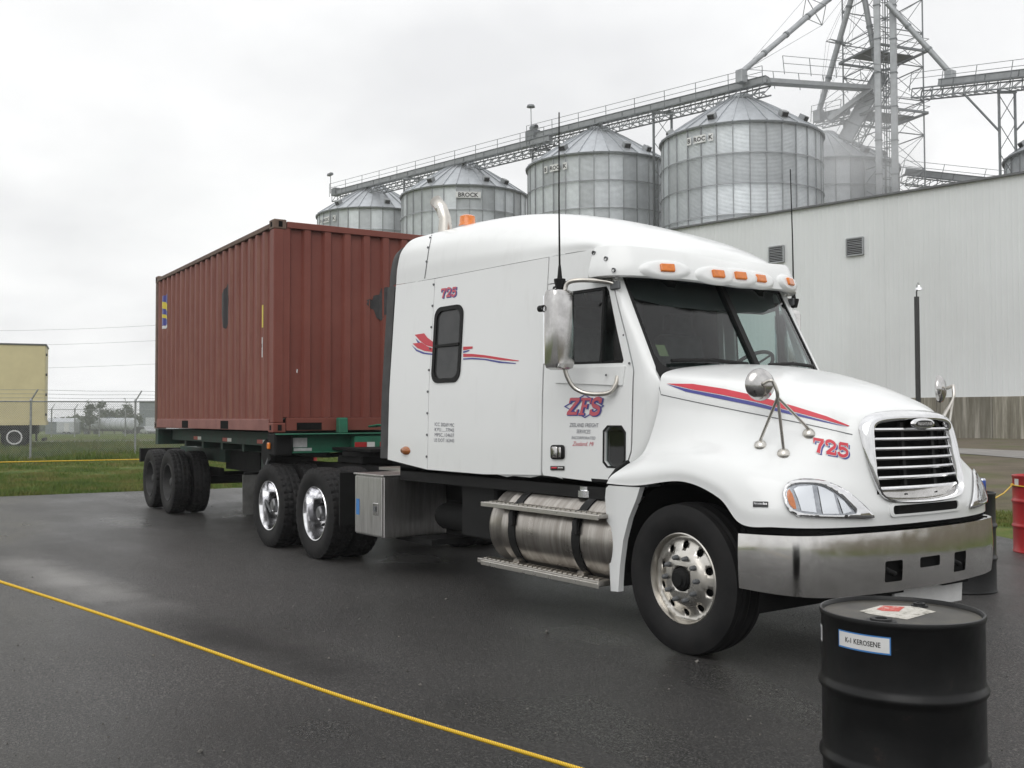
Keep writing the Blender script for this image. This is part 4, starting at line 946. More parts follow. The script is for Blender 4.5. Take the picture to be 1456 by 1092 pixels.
# ---------------- roof
def w0(x): return cab_w(x, 2.85)
def rs(x, prof): return [(x+dx, -(max(0, w0(x)-dw) if f is None else f), z) for dx, dw, f, z in prof]
ctrl = [
 rs(-3.98, [(0, 0, None, 2.872), (.025, .003, None, 3.05), (.07, .035, None, 3.215), (.17, .16, None, 3.335), (.30, 0, .5, 3.40), (.30, 0, 0, 3.42)]),
 rs(-3.60, [(0, 0, None, 2.862), (.01, .004, None, 3.05), (.03, .055, None, 3.225), (.06, .23, None, 3.355), (.06, 0, .5, 3.43), (.06, 0, 0, 3.45)]),
 rs(-3.10, [(0, 0, None, 2.856), (0, .006, None, 3.04), (0, .065, None, 3.21), (0, .25, None, 3.345), (0, 0, .5, 3.44), (0, 0, 0, 3.475)]),
 rs(-2.40, [(0, 0, None, 2.853), (0, .012, None, 3.00), (0, .085, None, 3.15), (-.03, .26, None, 3.30), (-.05, 0, .45, 3.395), (-.05, 0, 0, 3.425)]),
 rs(-1.75, [(0, 0, None, 2.849), (0, .022, None, 2.96), (-.01, .10, None, 3.06), (-.05, .28, None, 3.18), (-.10, 0, .40, 3.27), (-.12, 0, 0, 3.30)]),
 [(-1.16, -w0(-1.16)+.002, 2.842), (-1.17, -.965, 2.91), (-1.19, -.87, 2.975), (-1.25, -.65, 3.055), (-1.33, -.33, 3.12), (-1.36, 0, 3.14)],
 [(-.92, -.905, 2.80), (-.94, -.875, 2.86), (-.98, -.78, 2.92), (-1.05, -.55, 2.99), (-1.12, -.28, 3.045), (-1.14, 0, 3.065)],
 [(-.70, -.52, 2.765), (-.725, -.50, 2.825), (-.775, -.45, 2.875), (-.86, -.32, 2.94), (-.93, -.16, 2.98), (-.96, 0, 2.995)],
 [(-.62, 0, 2.75), (-.645, 0, 2.81), (-.69, 0, 2.86), (-.76, 0, 2.905), (-.83, 0, 2.94), (-.87, 0, 2.958)]]
B = half_surface(ctrl, 10, 8); roof = surf_mesh(B).build('roof_fairing', WHITE, T, 70); roof_b = bvh_of(roof)
# the rubber edge carries on up the rear of the roof
rr_ = []
for p_ in B[0][:18]: rr_.append([(p_[0]-.003, p_[1], p_[2]), (p_[0]-.015, p_[1]-.006, p_[2]+.002), (p_[0]-.135, p_[1]-.002, p_[2]-.03), (p_[0]-.15, p_[1]+.02, p_[2]-.04)])
mirrored(MB().grid(rr_).build('roof_rubber', RUBBERE, T, 60))
# sun visor with marker lamps
path = cr_spline([(-1.075, -1.004), (-.99, -1.005), (-.88, -.985), (-.765, -.87), (-.655, -.63), (-.585, -.32), (-.555, 0)], 6)
path = path+[(x, -y) for x, y in reversed(path[:-1])]; rows = []
for i, (x, y) in enumerate(path):
    a, b = path[max(i-1, 0)], path[min(i+1, len(path)-1)]; tx, ty = b[0]-a[0], b[1]-a[1]; l_ = math.hypot(tx, ty); nx, ny = ty/l_, -tx/l_
    cen = 1-min(1, abs(y)/1.0); zl = 2.595-.045*cen; e = min(1, i/4, (len(path)-1-i)/4)
    pr = [(-.07, 2.845-.10*cen), (-.005+.01*e, 2.84-.085*cen), (.03*e+.006, 2.78-.06*cen), (.055*e+.008, 2.70-.04*cen), (.07*e+.010, zl+.05), (.07*e+.008, zl+.012), (.055*e+.004, zl), (.02*e, zl+.005), (-.09, zl+.06)]
    rows.append([(x+nx*o, y+ny*o, z) for o, z in pr])
vis = MB().grid(rows).build('sun_visor', WHITE, T, 50); vis_b = bvh_of(vis)
def marker(px, py, w, h):
    c = hit(vis_b, px, py, 0); loc, nrm, *_ = vis_b.find_nearest(c)
    if nrm.dot(CAM-c) < 0: nrm = -nrm
    tg = Vector((0, 0, 1)).cross(nrm).normalized(); up = nrm.cross(tg); M3 = Matrix((tg, up, nrm)).transposed()
    bz = MB().lathe([(0, .016), (.6, .015), (.85, .010), (1, -.02)], 20, 'z'); bz.v = [tuple(c+M3 @ Vector((x*w*1.9, y*h*1.25, z))) for x, y, z in bz.v]; bo = bz.build('marker_pod', WHITE, vis, 60)
    MB().box(c+nrm*.02, (w, h, .03), M3).build('marker_lamp', ORANGE, bo, bevel=.008, seg=2)
    return bo
mks = [marker(px, py, .115, .062) for px, py in ((947.5, 382.5), (1019, 391), (1050.5, 393.5), (1079, 397.5))]
far_pod = mirrored(mks[0]); lm_ = mirrored(mks[0].children[0]); lm_.parent = far_pod
for px, py in ((845, 360), (862, 368), (873, 384)):
    c = hit(vis_b, px, py, .004); MB().lathe([(.016, -.01), (.016, .006), (.008, .012), (0, .012)], 10, 'y', c).build('visor_bolt', TRIMG, vis, 40)
# ---------------- windscreen
def wsp(y, z): return (wsx(y, z), y, z)
ye = .90
pane = [(-.885, 2.02), (-.86, 1.945), (-.80, 1.90), (-.022, 1.87), (-.022, 2.60), (-.87, 2.61)]
gl = panel('windscreen_pane', [pane], [], wsp, GLASS, T, .12); mirrored(gl)
gas = panel('windscreen_gasket', [[(-.93, 1.84), (.93, 1.84), (.93, 2.66), (-.93, 2.66)]], [pane, [(-y, z) for y, z in pane]], lambda y, z: (wsx(y, z)+.008, y, z), BLACKP, T, .12, .03)
mb = MB().bar((wsx(0, 1.84)+.02, 0, 1.84), (wsx(0, 2.62)+.02, 0, 2.62), .055, .02, (1, 0, 0)); mb.build('windscreen_divider', BLACKP, T, bevel=.004)
mb = MB(); rr_ = []
for y in np.linspace(-.86, .86, 25): rr_.append([(wsx(y, 1.86)+o, y, z) for o, z in ((.0, 1.84), (.025, 1.868), (.045, 1.865), (.05, 1.78))])
MB().grid(rr_).build('cowl_panel', BLACKP, T, 60)
for y0, y1 in ((-.80, -.12), (.78, .12)):
    zf = lambda y, h: (wsx(y, 1.9+h)+.03, y, 1.92+h)
    wp_ = MB().tube([zf(y0, .045), zf((y0+y1)/2, .055), zf(y1, .035)], .014, 6).build('wiper', BLACKP, T, 60); MB().bar(zf(y1, .02), zf((y0+y1)/2, .06), .018).build('wiper_arm', BLACKP, wp_)
# glass in the doors and sleeper
for sgn in (1, -1):
    f_ = (lambda x, z: (x, -sgn*(cab_w(x, z)-.018), z))
    panel('door_glass', [dwin], [], f_, GLASSD, T, .2); panel('kerb_window', [peep], [], f_, GLASSD, T, .2)
    panel('sleeper_glass', [win], [], lambda x, z: (x, -sgn*(cab_w(x, z)-.004), z), TINT, T, .2)
    frm = [(x, z) for x, z in rrect(-3.23, 1.875, -2.77, 2.575, .10, 5)]; frm_i = rrect(-3.19, 1.915, -2.81, 2.535, .08, 5)
    fo = panel('sleeper_window_frame', [frm], [frm_i], lambda x, z: (x, -sgn*(cab_w(x, z)+.012), z), BLACKP, T, .2, .02)
    mb = MB().bar((-3.20, -sgn*(cab_w(-3.0, 2.22)+.008), 2.215), (-2.80, -sgn*(cab_w(-2.9, 2.22)+.008), 2.215), .02, .024); mb.build('window_bar', BLACKP, fo)
    gsk = [(x, z) for x, z in dwin]; cx_, cz_ = -1.1, 2.24; gi = [(cx_+(x-cx_)*.955, cz_+(z-cz_)*.93) for x, z in dwin]
    panel('window_seal', [gsk], [gi], lambda x, z: (x, -sgn*(cab_w(x, z)-.006), z), BLACKP, T, .2)
    MB().bar((-.955, -sgn*(cab_w(-.95, 1.97)-.010), 1.965), (-.955, -sgn*(cab_w(-.95, 2.53)-.010), 2.53), .028, .02).build('window_divider', BLACKP, T)
    px_ = [(-.802+(x+.802)*1.16, 1.342+(z-1.342)*1.1) for x, z in peep]
    panel('kerb_window_seal', [px_], [peep], lambda x, z: (x, -sgn*(cab_w(x, z)+.004), z), BLACKP, T, .2, .012)
# ---------------- interior
MB().add([(-.36, -.9, 1.80), (-.36, .9, 1.80), (-.62, .9, 1.88), (-.62, -.9, 1.88), (-.78, .9, 1.78), (-.78, -.9, 1.78), (-.80, .9, 1.3), (-.80, -.9, 1.3)], [(0, 1, 2, 3), (3, 2, 4, 5), (5, 4, 6, 7)]).build('dashboard', INTER, T, 30)
for y in (-.55, .52):
    st_ = MB().bb((-1.65, y-.25, 1.45), (-1.12, y+.25, 1.6)).build('seat', SEAT, T, bevel=.05, seg=2)
    MB().box((-1.66, y, 1.93), (.16, .5, .72), Matrix.Rotation(-.12, 3, 'Y')).build('seat_back', SEAT, st_, bevel=.05, seg=2); MB().box((-1.70, y, 2.38), (.12, .3, .2)).build('headrest', SEAT, st_, bevel=.04, seg=2)
    MB().bb((-1.55, y-.2, 1.1), (-1.2, y+.2, 1.45)).build('seat_base', DARK, st_)
hub = Vector((-.86, .50, 1.95)); ra = Matrix.Rotation(rad(-38), 3, 'Y'); ring = [hub+ra @ Vector((.22*math.cos(t), .22*math.sin(t), 0)) for t in np.linspace(0, 2*math.pi, 28, endpoint=False)]
sw = MB().tube(ring, .016, 7, closed=True).build('steering_wheel', BLACKP, T, 60)
for a_ in (.5, 2.6, 4.7): MB().bar(hub, hub+ra @ Vector((.22*math.cos(a_), .22*math.sin(a_), 0)), .03, .015).build('spoke', BLACKP, sw)
MB().tube([hub, (-.6, .5, 1.65)], .03, 8).build('steering_column', BLACKP, T)
vo = [(-.86, 2.62), (-.80, 2.45), (-.55, 2.40), (-.1, 2.385), (0, 2.40), (.1, 2.385), (.55, 2.40), (.80, 2.45), (.86, 2.62)]
panel('sunshade', [vo], [], lambda y, z: (wsx(y, z)-.06-.1*(2.62-z), y, z), VISOR, T, .15, .01)
MB().bb((-1.75, -.92, 2.60), (-.95, .92, 2.66)).build('headliner', INTER, T)
MB().bb((-2.0, -1.0, 1.1), (-1.96, -.35, 2.66)).build('sleeper_curtain', INTER, T); MB().bb((-2.0, .35, 1.1), (-1.96, 1.0, 2.66)).build('sleeper_curtain', INTER, T); MB().bb((-2.6, -.4, 1.1), (-2.56, .4, 2.66)).build('sleeper_curtain', INTER, T)
# yellow permit sticker behind the glass
panel('permit_sticker', [[(-.835, 2.0), (-.765, 2.0), (-.765, 2.085), (-.835, 2.085)]], [], lambda y, z: (wsx(y, z)-.008, y, z), PDIM, T, .2)
# ---------------- hood and fenders
HC_ = [
 [(-.70, 1.19, 1.085), (-.66, 1.182, 1.14), (-.57, 1.125, 1.215), (-.47, 1.035, 1.32), (-.40, .972, 1.60), (-.40, .95, 1.79), (-.41, .86, 1.885), (-.43, .42, 1.945), (-.45, 0, 1.955)],
 [(-.36, 1.215, 1.09), (-.35, 1.205, 1.18), (-.31, 1.14, 1.275), (-.27, 1.03, 1.385), (-.24, .955, 1.60), (-.22, .925, 1.765), (-.22, .82, 1.865), (-.22, .42, 1.93), (-.22, 0, 1.945)],
 [(.08, 1.22, 1.14), (.08, 1.215, 1.22), (.08, 1.15, 1.315), (.08, 1.01, 1.405), (.08, .905, 1.57), (.08, .87, 1.715), (.08, .76, 1.81), (.08, .39, 1.88), (.08, 0, 1.895)],
 [(.40, 1.22, 1.055), (.41, 1.215, 1.15), (.42, 1.145, 1.26), (.40, .98, 1.375), (.38, .84, 1.535), (.37, .80, 1.655), (.36, .69, 1.745), (.36, .36, 1.805), (.36, 0, 1.82)],
 [(.575, 1.21, .905), (.60, 1.20, 1.03), (.63, 1.12, 1.19), (.62, .93, 1.325), (.60, .765, 1.48), (.58, .72, 1.595), (.56, .62, 1.68), (.56, .33, 1.745), (.56, 0, 1.76)],
 [(.77, 1.125, .895), (.79, 1.10, 1.01), (.79, 1.01, 1.15), (.78, .84, 1.275), (.76, .68, 1.43), (.74, .635, 1.55), (.72, .55, 1.63), (.71, .30, 1.69), (.71, 0, 1.705)],
 [(.93, .90, .888), (.935, .875, .99), (.92, .80, 1.12), (.89, .69, 1.24), (.865, .585, 1.40), (.845, .54, 1.51), (.825, .475, 1.585), (.82, .27, 1.645), (.82, 0, 1.66)],
 [(1.03, .5, .885), (1.035, .49, .98), (1.015, .465, 1.09), (.99, .445, 1.21), (.965, .425, 1.37), (.945, .405, 1.48), (.92, .365, 1.56), (.90, .21, 1.61), (.89, 0, 1.63)],
 [(1.06, 0, .885), (1.065, 0, .98), (1.045, 0, 1.08), (1.02, 0, 1.19), (1.0, 0, 1.35), (.98, 0, 1.465), (.96, 0, 1.545), (.935, 0, 1.595), (.915, 0, 1.615)]]
HC_ = [[(x, -w, z) for x, w, z in r] for r in HC_]
HB = half_surface(HC_, 10, 8); hm = surf_mesh(HB)
lip = HB[:, 0]                                     # turned-in lower lip
for sg in (1, -1):
    rws = [[(p[0], p[1]*sg, p[2]), (p[0]-.004, (p[1]+.035*np.sign(-p[1]) if abs(p[1]) > .05 else p[1])*sg, p[2]+.012)] for p in lip]
    hm.grid(rws if sg > 0 else rws[::-1])
hood = hm.build('hood', WHITE, T, 75); hood_b = bvh_of(hood)
def cut_hood(poly, xmin):
    bm = bmesh.new(); bm.from_mesh(hood.data); dl = [f for f in bm.faces if f.calc_center_median().x > xmin and inpoly(f.calc_center_median().y, f.calc_center_median().z, poly)]
    bmesh.ops.delete(bm, geom=dl, context='FACES'); bm.to_mesh(hood.data); bm.free()
# dark seam between hood and cowl + wheel housing liner
for sg in (-1, 1):
    mb = MB(); rows = []
    for a in np.linspace(rad(-12), rad(192), 26):
        r_ = .635; rows.append([(.05+r_*math.cos(a), sg*1.17, .50+r_*math.sin(a)), (.05+r_*math.cos(a), sg*.45, .50+r_*math.sin(a))])
    mb.grid(rows); mb.build('wheel_housing', GAP, T)
    MB().bb((-.62, sg*.40, .35), (.68, sg*.46, 1.3)).build('inner_guard', GAP, T)
MB().bb((-.45, -.9, .75), (.95, .9, .86)).build('engine_undertray', GAP, T)
MB().bb((-.44, -.9, .86), (-.41, .9, 1.86)).build('firewall', GAP, T)
# rear fender flare fixed below the door
flo = [(-.745, .98), (-.73, 1.05), (-.69, 1.072), (-.335, 1.078), (-.375, .99), (-.45, .86), (-.51, .70), (-.545, .52), (-.565, .335), (-.665, .325), (-.68, .5), (-.72, .8)]
def flm(x, z): return (x, -1.205+.22*max(0, -.60-x)**1.0*1.2, z)
flr = panel('fender_flare', [flo], [], flm, WHITE, T, .06, .045, -1, 35, .012); mirrored(flr)
MB().bar((-.70, -1.1, 1.10), (-.30, -1.1, 1.085), .12, .012).build('flare_seal', TRIMG, T)
mb = MB().tube([(-.80, -1.055, 1.10), (-.70, -1.06, 1.18), (-.60, -1.075, 1.235)], [.03, .035, .02], 8); mb.build('fender_rubber', BLACKP, T, 60)
# ---------------- bumper
bpth = cr_spline([(.56, -1.215), (.72, -1.155), (.855, -1.07), (.93, -.975), (.968, -.865), (1.01, -.65), (1.05, -.35), (1.065, 0)], 7); bpth = bpth+[(x, -y) for x, y in reversed(bpth[:-1])]
acc = [0]
for a, b in zip(bpth[:-1], bpth[1:]): acc.append(acc[-1]+math.hypot(b[0]-a[0], b[1]-a[1]))
SB = acc[-1]
def bxy(s): s = min(SB, max(0, s)); return interp(s, acc, [p[0] for p in bpth]), interp(s, acc, [p[1] for p in bpth])
def bzr(s): c = abs(s-SB/2)/(SB/2); return .47+.055*max(0, c-.55)**1.3*2.2, .846
def bmap(s, z):
    x, y = bxy(s); x2, y2 = bxy(s+.01); x1, y1 = bxy(s-.01); tx, ty = x2-x1, y2-y1; l_ = math.hypot(tx, ty); nx, ny = ty/l_, -tx/l_
    b0, b1 = bzr(s); t = (z-b0)/(b1-b0); o = .012*math.sin(math.pi*min(1, max(0, t)))+.006*t
    return (x+nx*o, y+ny*o, z)
def s_at_y(y): return interp(y, [p[1] for p in bpth], acc)
ol = [(s, bzr(s)[0]) for s in np.linspace(0, SB, 41)]+[(s, bzr(s)[1]) for s in np.linspace(SB, 0, 41)]
hol = []
for y0, y1, z0, z1 in ((-.445, -.285, .535, .665), (-.11, .11, .60, .665), (.285, .445, .535, .665)): hol.append(rrect(s_at_y(y0), z0, s_at_y(y1), z1, .012, 2))
bmp = panel('bumper', [ol], hol, bmap, BUMPER, T, .035, .012)
top_ = MB(); rws = []
for s in np.linspace(0, SB, 60):
    x, y, z = bmap(s, .846); k = 1-.16/max(.5, math.hypot(x, y)); rws.append([(x, y, z+.001), (x*.985, y*.985, z+.008), (x*k, y*k, z+.004)])
top_.grid(rws).build('bumper_top_flange', CHROME, bmp, 60)
for h_ in hol:
    sc_ = sum(p[0] for p in h_)/len(h_); zc_ = sum(p[1] for p in h_)/len(h_); x, y, z = bmap(sc_, zc_); MB().box((x-.095, y, z), (.12, .30, .30)).build('tow_pocket', GAP, bmp)
for y in (-.36, .36): MB().tube([(1.0, y-.03, .62), (1.04, y-.03, .6), (1.04, y+.03, .58), (1.0, y+.03, .57)], .016, 7).build('tow_hook', DARK, bmp, 60)
MB().bb((.5, -.8, .52), (.9, .8, .82)).build('bumper_bracket', GAP, T)
pl = MB().box((.93, .20, .40), (.02, .78, .20), Matrix.Rotation(.06, 3, 'Y')).build('front_valance_plate', SIGNW, T, bevel=.004)
MB().bb((.55, -.5, .36), (.9, .5, .5)).build('front_axle_beam', DARK, T)
# dark gap strip between hood and bumper
rws = []
for s in np.linspace(0, SB, 60):
    x, y = bxy(s); k = 1-.05/max(.5, math.hypot(x, y)); rws.append([(x*k, y*k, .84), (x*k, y*k, .90)])
MB().grid(rws).build('bumper_gap_seal', GAP, T, 60)
# ---------------- grille
def hood_x(y, z, off):
    h = hood_b.ray_cast(Vector((3, y, z)), Vector((-1, 0, 0))); return (h[0].x if h[0] is not None else .8)+off
def sym(P): return P+[(-y, z) for y, z in reversed(P) if abs(y) > 1e-6]
outer = [(0, 1.602), (-.22, 1.596), (-.40, 1.568), (-.485, 1.50), (-.50, 1.40), (-.495, 1.27), (-.475, 1.14), (-.44, 1.065), (-.36, 1.03), (-.2, 1.015), (0, 1.01)]
inner = [(0, 1.538), (-.20, 1.534), (-.345, 1.518), (-.40, 1.49), (-.412, 1.42), (-.425, 1.28), (-.437, 1.16), (-.43, 1.095), (-.36, 1.06), (-.2, 1.045), (0, 1.04)]
outer = cr_spline(outer, 5); inner = cr_spline(inner, 5)
def gx(y, z): return 1.045-.055*(z-1.05)-.36*y*y*(.55+.45*(z-1.05)/.5)
rws = []
for (yo, zo), (yi, zi) in list(zip(outer, inner)):
    xo = hood_x(yo, zo, .004); xi = gx(yi, zi); r_ = []
    for t, bul in ((0, 0), (.0, .018), (.25, .034), (.55, .03), (.85, .014), (1, 0)):
        y = yo+(yi-yo)*t; z = zo+(zi-zo)*t; r_.append((max(xo+(xi-xo)*(t**.7)+bul, 0), y, z))
    r_.append((xi-.05, yi*.985, zi)); rws.append(r_)
gmb = MB().grid(rws); gmb.grid([[(x, -y, z) for x, y, z in r] for r in rws][::-1]); grl = gmb.build('grille_surround', CHROME, T, 50)
gin = [(y, z) for y, z in inner]; gin = gin+[(-y, z) for y, z in reversed(gin[1:-1])]
cut_hood([(y*1.05, 1.29+(z-1.29)*1.05) for y, z in gin], .8)
panel('grille_mesh', [gin], [], lambda y, z: (gx(y, z)-.085, y, z), GAP, T, .2)
zb = [1.475-k*.0605 for k in range(7)]
for z in zb[:6]:
    z -= .0
    yw = interp(z, [1.05, 1.15, 1.3, 1.5], [.42, .437, .425, .40]); pts = [(gx(y, z)-.006, y, z) for y in np.linspace(-yw, yw, 15)]
    mb = MB(); rw = []
    for x, y, zz_ in pts: rw.append([(x-.035, y, zz_+.010), (x, y, zz_+.011), (x+.006, y, zz_), (x, y, zz_-.009), (x-.035, y, zz_-.006)])
    mb.grid(rw); mb.build('grille_bar', CHROME, grl, 40)
for y in (-.16, .17): MB().bar((gx(y, 1.5)-.035, y, 1.52), (gx(y, 1.06)-.035, y, 1.06), .03, .03).build('grille_post', BLACKP, grl)
chin = [(y, z) for y, z in inner if z < 1.105]; chin = [(-.433, 1.105)]+chin+[(-y, z) for y, z in reversed(chin[:-1])]+[(.433, 1.105)]
panel('grille_chin', [chin], [], lambda y, z: (gx(y, z)-.035+.5*(z-1.04), y, z), BUMPER, grl, .03)
yw = .433; rw = []
for y in np.linspace(-yw, yw, 15): x = gx(y, 1.108); rw.append([(x-.035, y, 1.118), (x, y, 1.119), (x+.006, y, 1.109), (x, y, 1.101), (x-.035, y, 1.103)])
MB().grid(rw).build('grille_bar', CHROME, grl, 40)
em = MB().lathe([(0, .020), (.75, .019), (.92, .016), (1, 0)], 28, 'x'); em.v = [(x+gx(0, 1.5)+.012, (abs(y)**.8*(1 if y > 0 else -1))*.125, z*.036+1.512) for x, y, z in em.v]; eo = em.build('emblem', CHROME, grl, 60)
e2 = MB().lathe([(0, .0), (1, 0)], 28, 'x'); e2.v = [(gx(0, 1.5)+.034, (abs(y)**.7*(1 if y > 0 else -1))*.092, z*.022+1.512) for x, y, z in e2.v]; e2.build('emblem_plate', PBLACK, eo)
M4 = Matrix((Vector((0, 1, 0)), Vector((0, 0, 1)), Vector((1, 0, 0)))).transposed().to_4x4(); M4.translation = Vector((gx(0, 1.5)+.036, 0, 1.512)); text_obj('emblem_lettering', 'FREIGHTLINER', RIMCH, eo, M4, .025, .015)
# lower air slot in the hood
slot = rrect(-.36, .948, .36, 1.003, .022, 4); so2 = rrect(-.39, .935, .39, 1.018, .03, 4)
panel('air_slot', [slot], [], lambda y, z: (hood_x(y, z, .002), y, z), GAP, T, .06)
panel('air_slot_rim', [so2], [slot], lambda y, z: (hood_x(y, z, .004), y, z), WHITE, T, .03, .012, 0, 30, .004)
# ---------------- head lamps
hl = [(1113, 707), (1114, 695), (1121, 687), (1134, 683), (1152, 682.5), (1170, 685), (1188, 691), (1204, 700), (1219, 712), (1232, 724), (1241, 735.5), (1216, 737), (1180, 736), (1150, 735), (1130, 731.5), (1119, 724)]
li = [(1117, 706), (1118, 697), (1125, 691), (1138, 688), (1156, 688.5), (1172, 692), (1187, 700), (1199, 709), (1209, 720), (1216.5, 730), (1185, 732.5), (1155, 731.5), (1134, 728), (1123, 721)]
hl = cr_spline(hl, 2, True); li = cr_spline(li, 2, True); hl = [tuple(p) for p in hl]; li = [tuple(p) for p in li]
tip = [(1174, 687.5), (1186, 691.5), (1200, 699), (1214, 709), (1227, 720), (1237, 731), (1219, 731), (1212, 722), (1203, 712), (1192, 702.5), (1180, 694)]
hs_ = []
o1 = decal('headlamp_trim', [hl], hood_b, CHROME, T, 5, .006, [li]); s_ = o1.modifiers.new('s', 'SOLIDIFY'); s_.thickness = .012; s_.offset = 1
hs_.append(o1); o2 = decal('headlamp_bowl', [li], hood_b, REFL, o1, 5, .0035); hs_.append(o2)
o3 = decal('turn_signal', [[(1118.5, 706), (1119, 699), (1122, 696), (1126, 702), (1130, 713), (1132, 724), (1128, 723.5), (1122, 717)]], hood_b, ORANGE, o1, 4, .006); hs_.append(o3)
o4 = decal('headlamp_dark_wing', [tip], hood_b, TRIMG, o1, 4, .010); hs_.append(o4)
for q_ in ([(1128, 696), (1134, 692.5), (1154, 691), (1160, 729), (1139, 726.5), (1134, 710)], [(1162, 692), (1171, 694.5), (1184, 702), (1192, 730.5), (1169, 730.5)], [(1190, 707), (1199, 713), (1210, 727), (1198, 730.5)]): hs_.append(decal('reflector_panel', [q_], hood_b, LAMPW, o1, 4, .009))
o5 = decal('headlamp_lens', [li], hood_b, LENS, o1, 4, .02); hs_.append(o5)
far_root = None
for o in hs_:
    c_ = mirrored(o)
    if o is o1: far_root = c_
    else: c_.parent = far_root
# ---------------- hood seams, stripe and lettering
def stroke(pts, w0_, w1_=None):
    """polygon round a polyline, width running from w0 to w1"""
    w1_ = w0_ if w1_ is None else w1_; a = []; b = []; n_ = len(pts)
    for i, p in enumerate(pts):
        q0 = pts[max(i-1, 0)]; q1 = pts[min(i+1, n_-1)]; tx, ty = q1[0]-q0[0], q1[1]-q0[1]; l_ = math.hypot(tx, ty) or 1; w = (w0_+(w1_-w0_)*i/(n_-1))/2
        a.append((p[0]-ty/l_*w, p[1]+tx/l_*w)); b.append((p[0]+ty/l_*w, p[1]-tx/l_*w))
    return a+b[::-1]
decal('hood_seam', [stroke(cr_spline([(895, 549), (940, 561), (1000, 574), (1080, 590), (1150, 604), (1212, 618)], 4), 1.3)], hood_b, TRIMG, T, 8, .0015)
hr = [(948, 545.5), (985, 546), (1030, 553), (1080, 564), (1130, 578), (1175, 592), (1208, 605.5), (1206, 606.5), (1172, 597), (1125, 584.5), (1075, 571.5), (1025, 561), (985, 554)]
decal('hood_stripe_red', [hr], hood_b, RED, T, 7, .003)
hb_ = [(948, 546.5), (985, 555), (1025, 562.2), (1075, 572.7), (1125, 585.7), (1172, 598.4), (1206, 607.5), (1170, 600), (1122, 589), (1072, 577), (1020, 566.5), (975, 557)]
decal('hood_stripe_blue', [hb_], hood_b, BLUE, T, 7, .0032)
# slab-serif digits and letters drawn as strokes in a unit box (y down)
def gl7(): return [stroke([(.06, .10), (.98, .10)], .2), stroke([(.08, .02), (.08, .36)], .13), stroke([(.92, .12), (.62, .5), (.46, 1.0)], .24, .30), stroke([(.30, .97), (.66, .97)], .06)]
def gl2(): return [stroke(cr_spline([(.08, .33), (.16, .12), (.5, .06), (.84, .2), (.82, .42), (.5, .64), (.12, .92)], 5), .22), stroke([(.08, .9), (.96, .9)], .2), stroke([(.92, .64), (.92, .98)], .12), stroke([(.03, .33), (.26, .36)], .14)]
def gl5(): return [stroke([(.18, .1), (.94, .1)], .2), stroke([(.9, .02), (.9, .3)], .12), stroke([(.22, .08), (.16, .5)], .18), stroke(cr_spline([(.14, .5), (.45, .40), (.82, .52), (.84, .78), (.5, .94), (.16, .86), (.08, .7)], 5), .22)]
def glZ(): return [stroke([(.06, .09), (.96, .09)], .17), stroke([(.08, .02), (.08, .32)], .12), stroke([(.88, .1), (.12, .92)], .24), stroke([(.04, .91), (.96, .91)], .17), stroke([(.93, .68), (.93, .98)], .12)]
def glF(): return [stroke([(.05, .08), (.98, .08)], .15), stroke([(.94, .02), (.94, .32)], .12), stroke([(.32, .05), (.32, .98)], .24), stroke([(.3, .48), (.72, .48)], .14), stroke([(.70, .36), (.70, .62)], .10), stroke([(.06, .95), (.6, .95)], .11)]
def glS(): return [stroke(cr_spline([(.88, .28), (.72, .1), (.42, .06), (.16, .2), (.22, .42), (.55, .52), (.84, .64), (.82, .86), (.5, .95), (.2, .88), (.1, .7)], 5), .22), stroke([(.9, .03), (.9, .32)], .1), stroke([(.09, .68), (.09, .97)], .1)]
def word(gs, o, ux, uy, adv, slant=.18):
    """place glyphs: o origin px, ux/uy the width and height vectors of one glyph"""
    P = []
    for i, g in enumerate(gs):
        for poly in g(): P.append([(o[0]+ux[0]*(x+i*adv+slant*(1-y))+uy[0]*y, o[1]+ux[1]*(x+i*adv+slant*(1-y))+uy[1]*y) for x, y in poly])
    return P
def grow(P, d): # offset copy for the outline
    o = []
    for poly in P:
        for dx, dy in ((d, 0), (-d, 0), (0, d), (0, -d), (d*.8, d*.8), (-d*.8, d*.8), (d*.8, -d*.8), (-d*.8, -d*.8)): o.append([(x+dx, y+dy) for x, y in poly])
    return o
def shift(P, dx, dy): return [[(x+dx, y+dy) for x, y in q] for q in P]
n725 = word([gl7, gl2, gl5], (1153.5, 622), (15.5, 2.6), (2.5, 21), 1.12, .16)
decal('number_outline', shift(n725, 2.6, 2.2), hood_b, BLUE, T, None, .003); decal('number_edge', grow(n725, .7), hood_b, SIGNW, T, None, .0042); decal('fleet_number', n725, hood_b, RED, T, None, .0055)
bdg = decal('engine_badge', [[(1071, 713), (1092.5, 713.5), (1092.5, 721.5), (1071, 721)]], hood_b, PBLACK, T, None, .006)
text_decal('badge_lettering', [('Mercedes-Benz', (1072.5, 717.4), (1091, 717.9), 2.9, .0, 0)], hood_b, RIMCH, bdg, .0085)
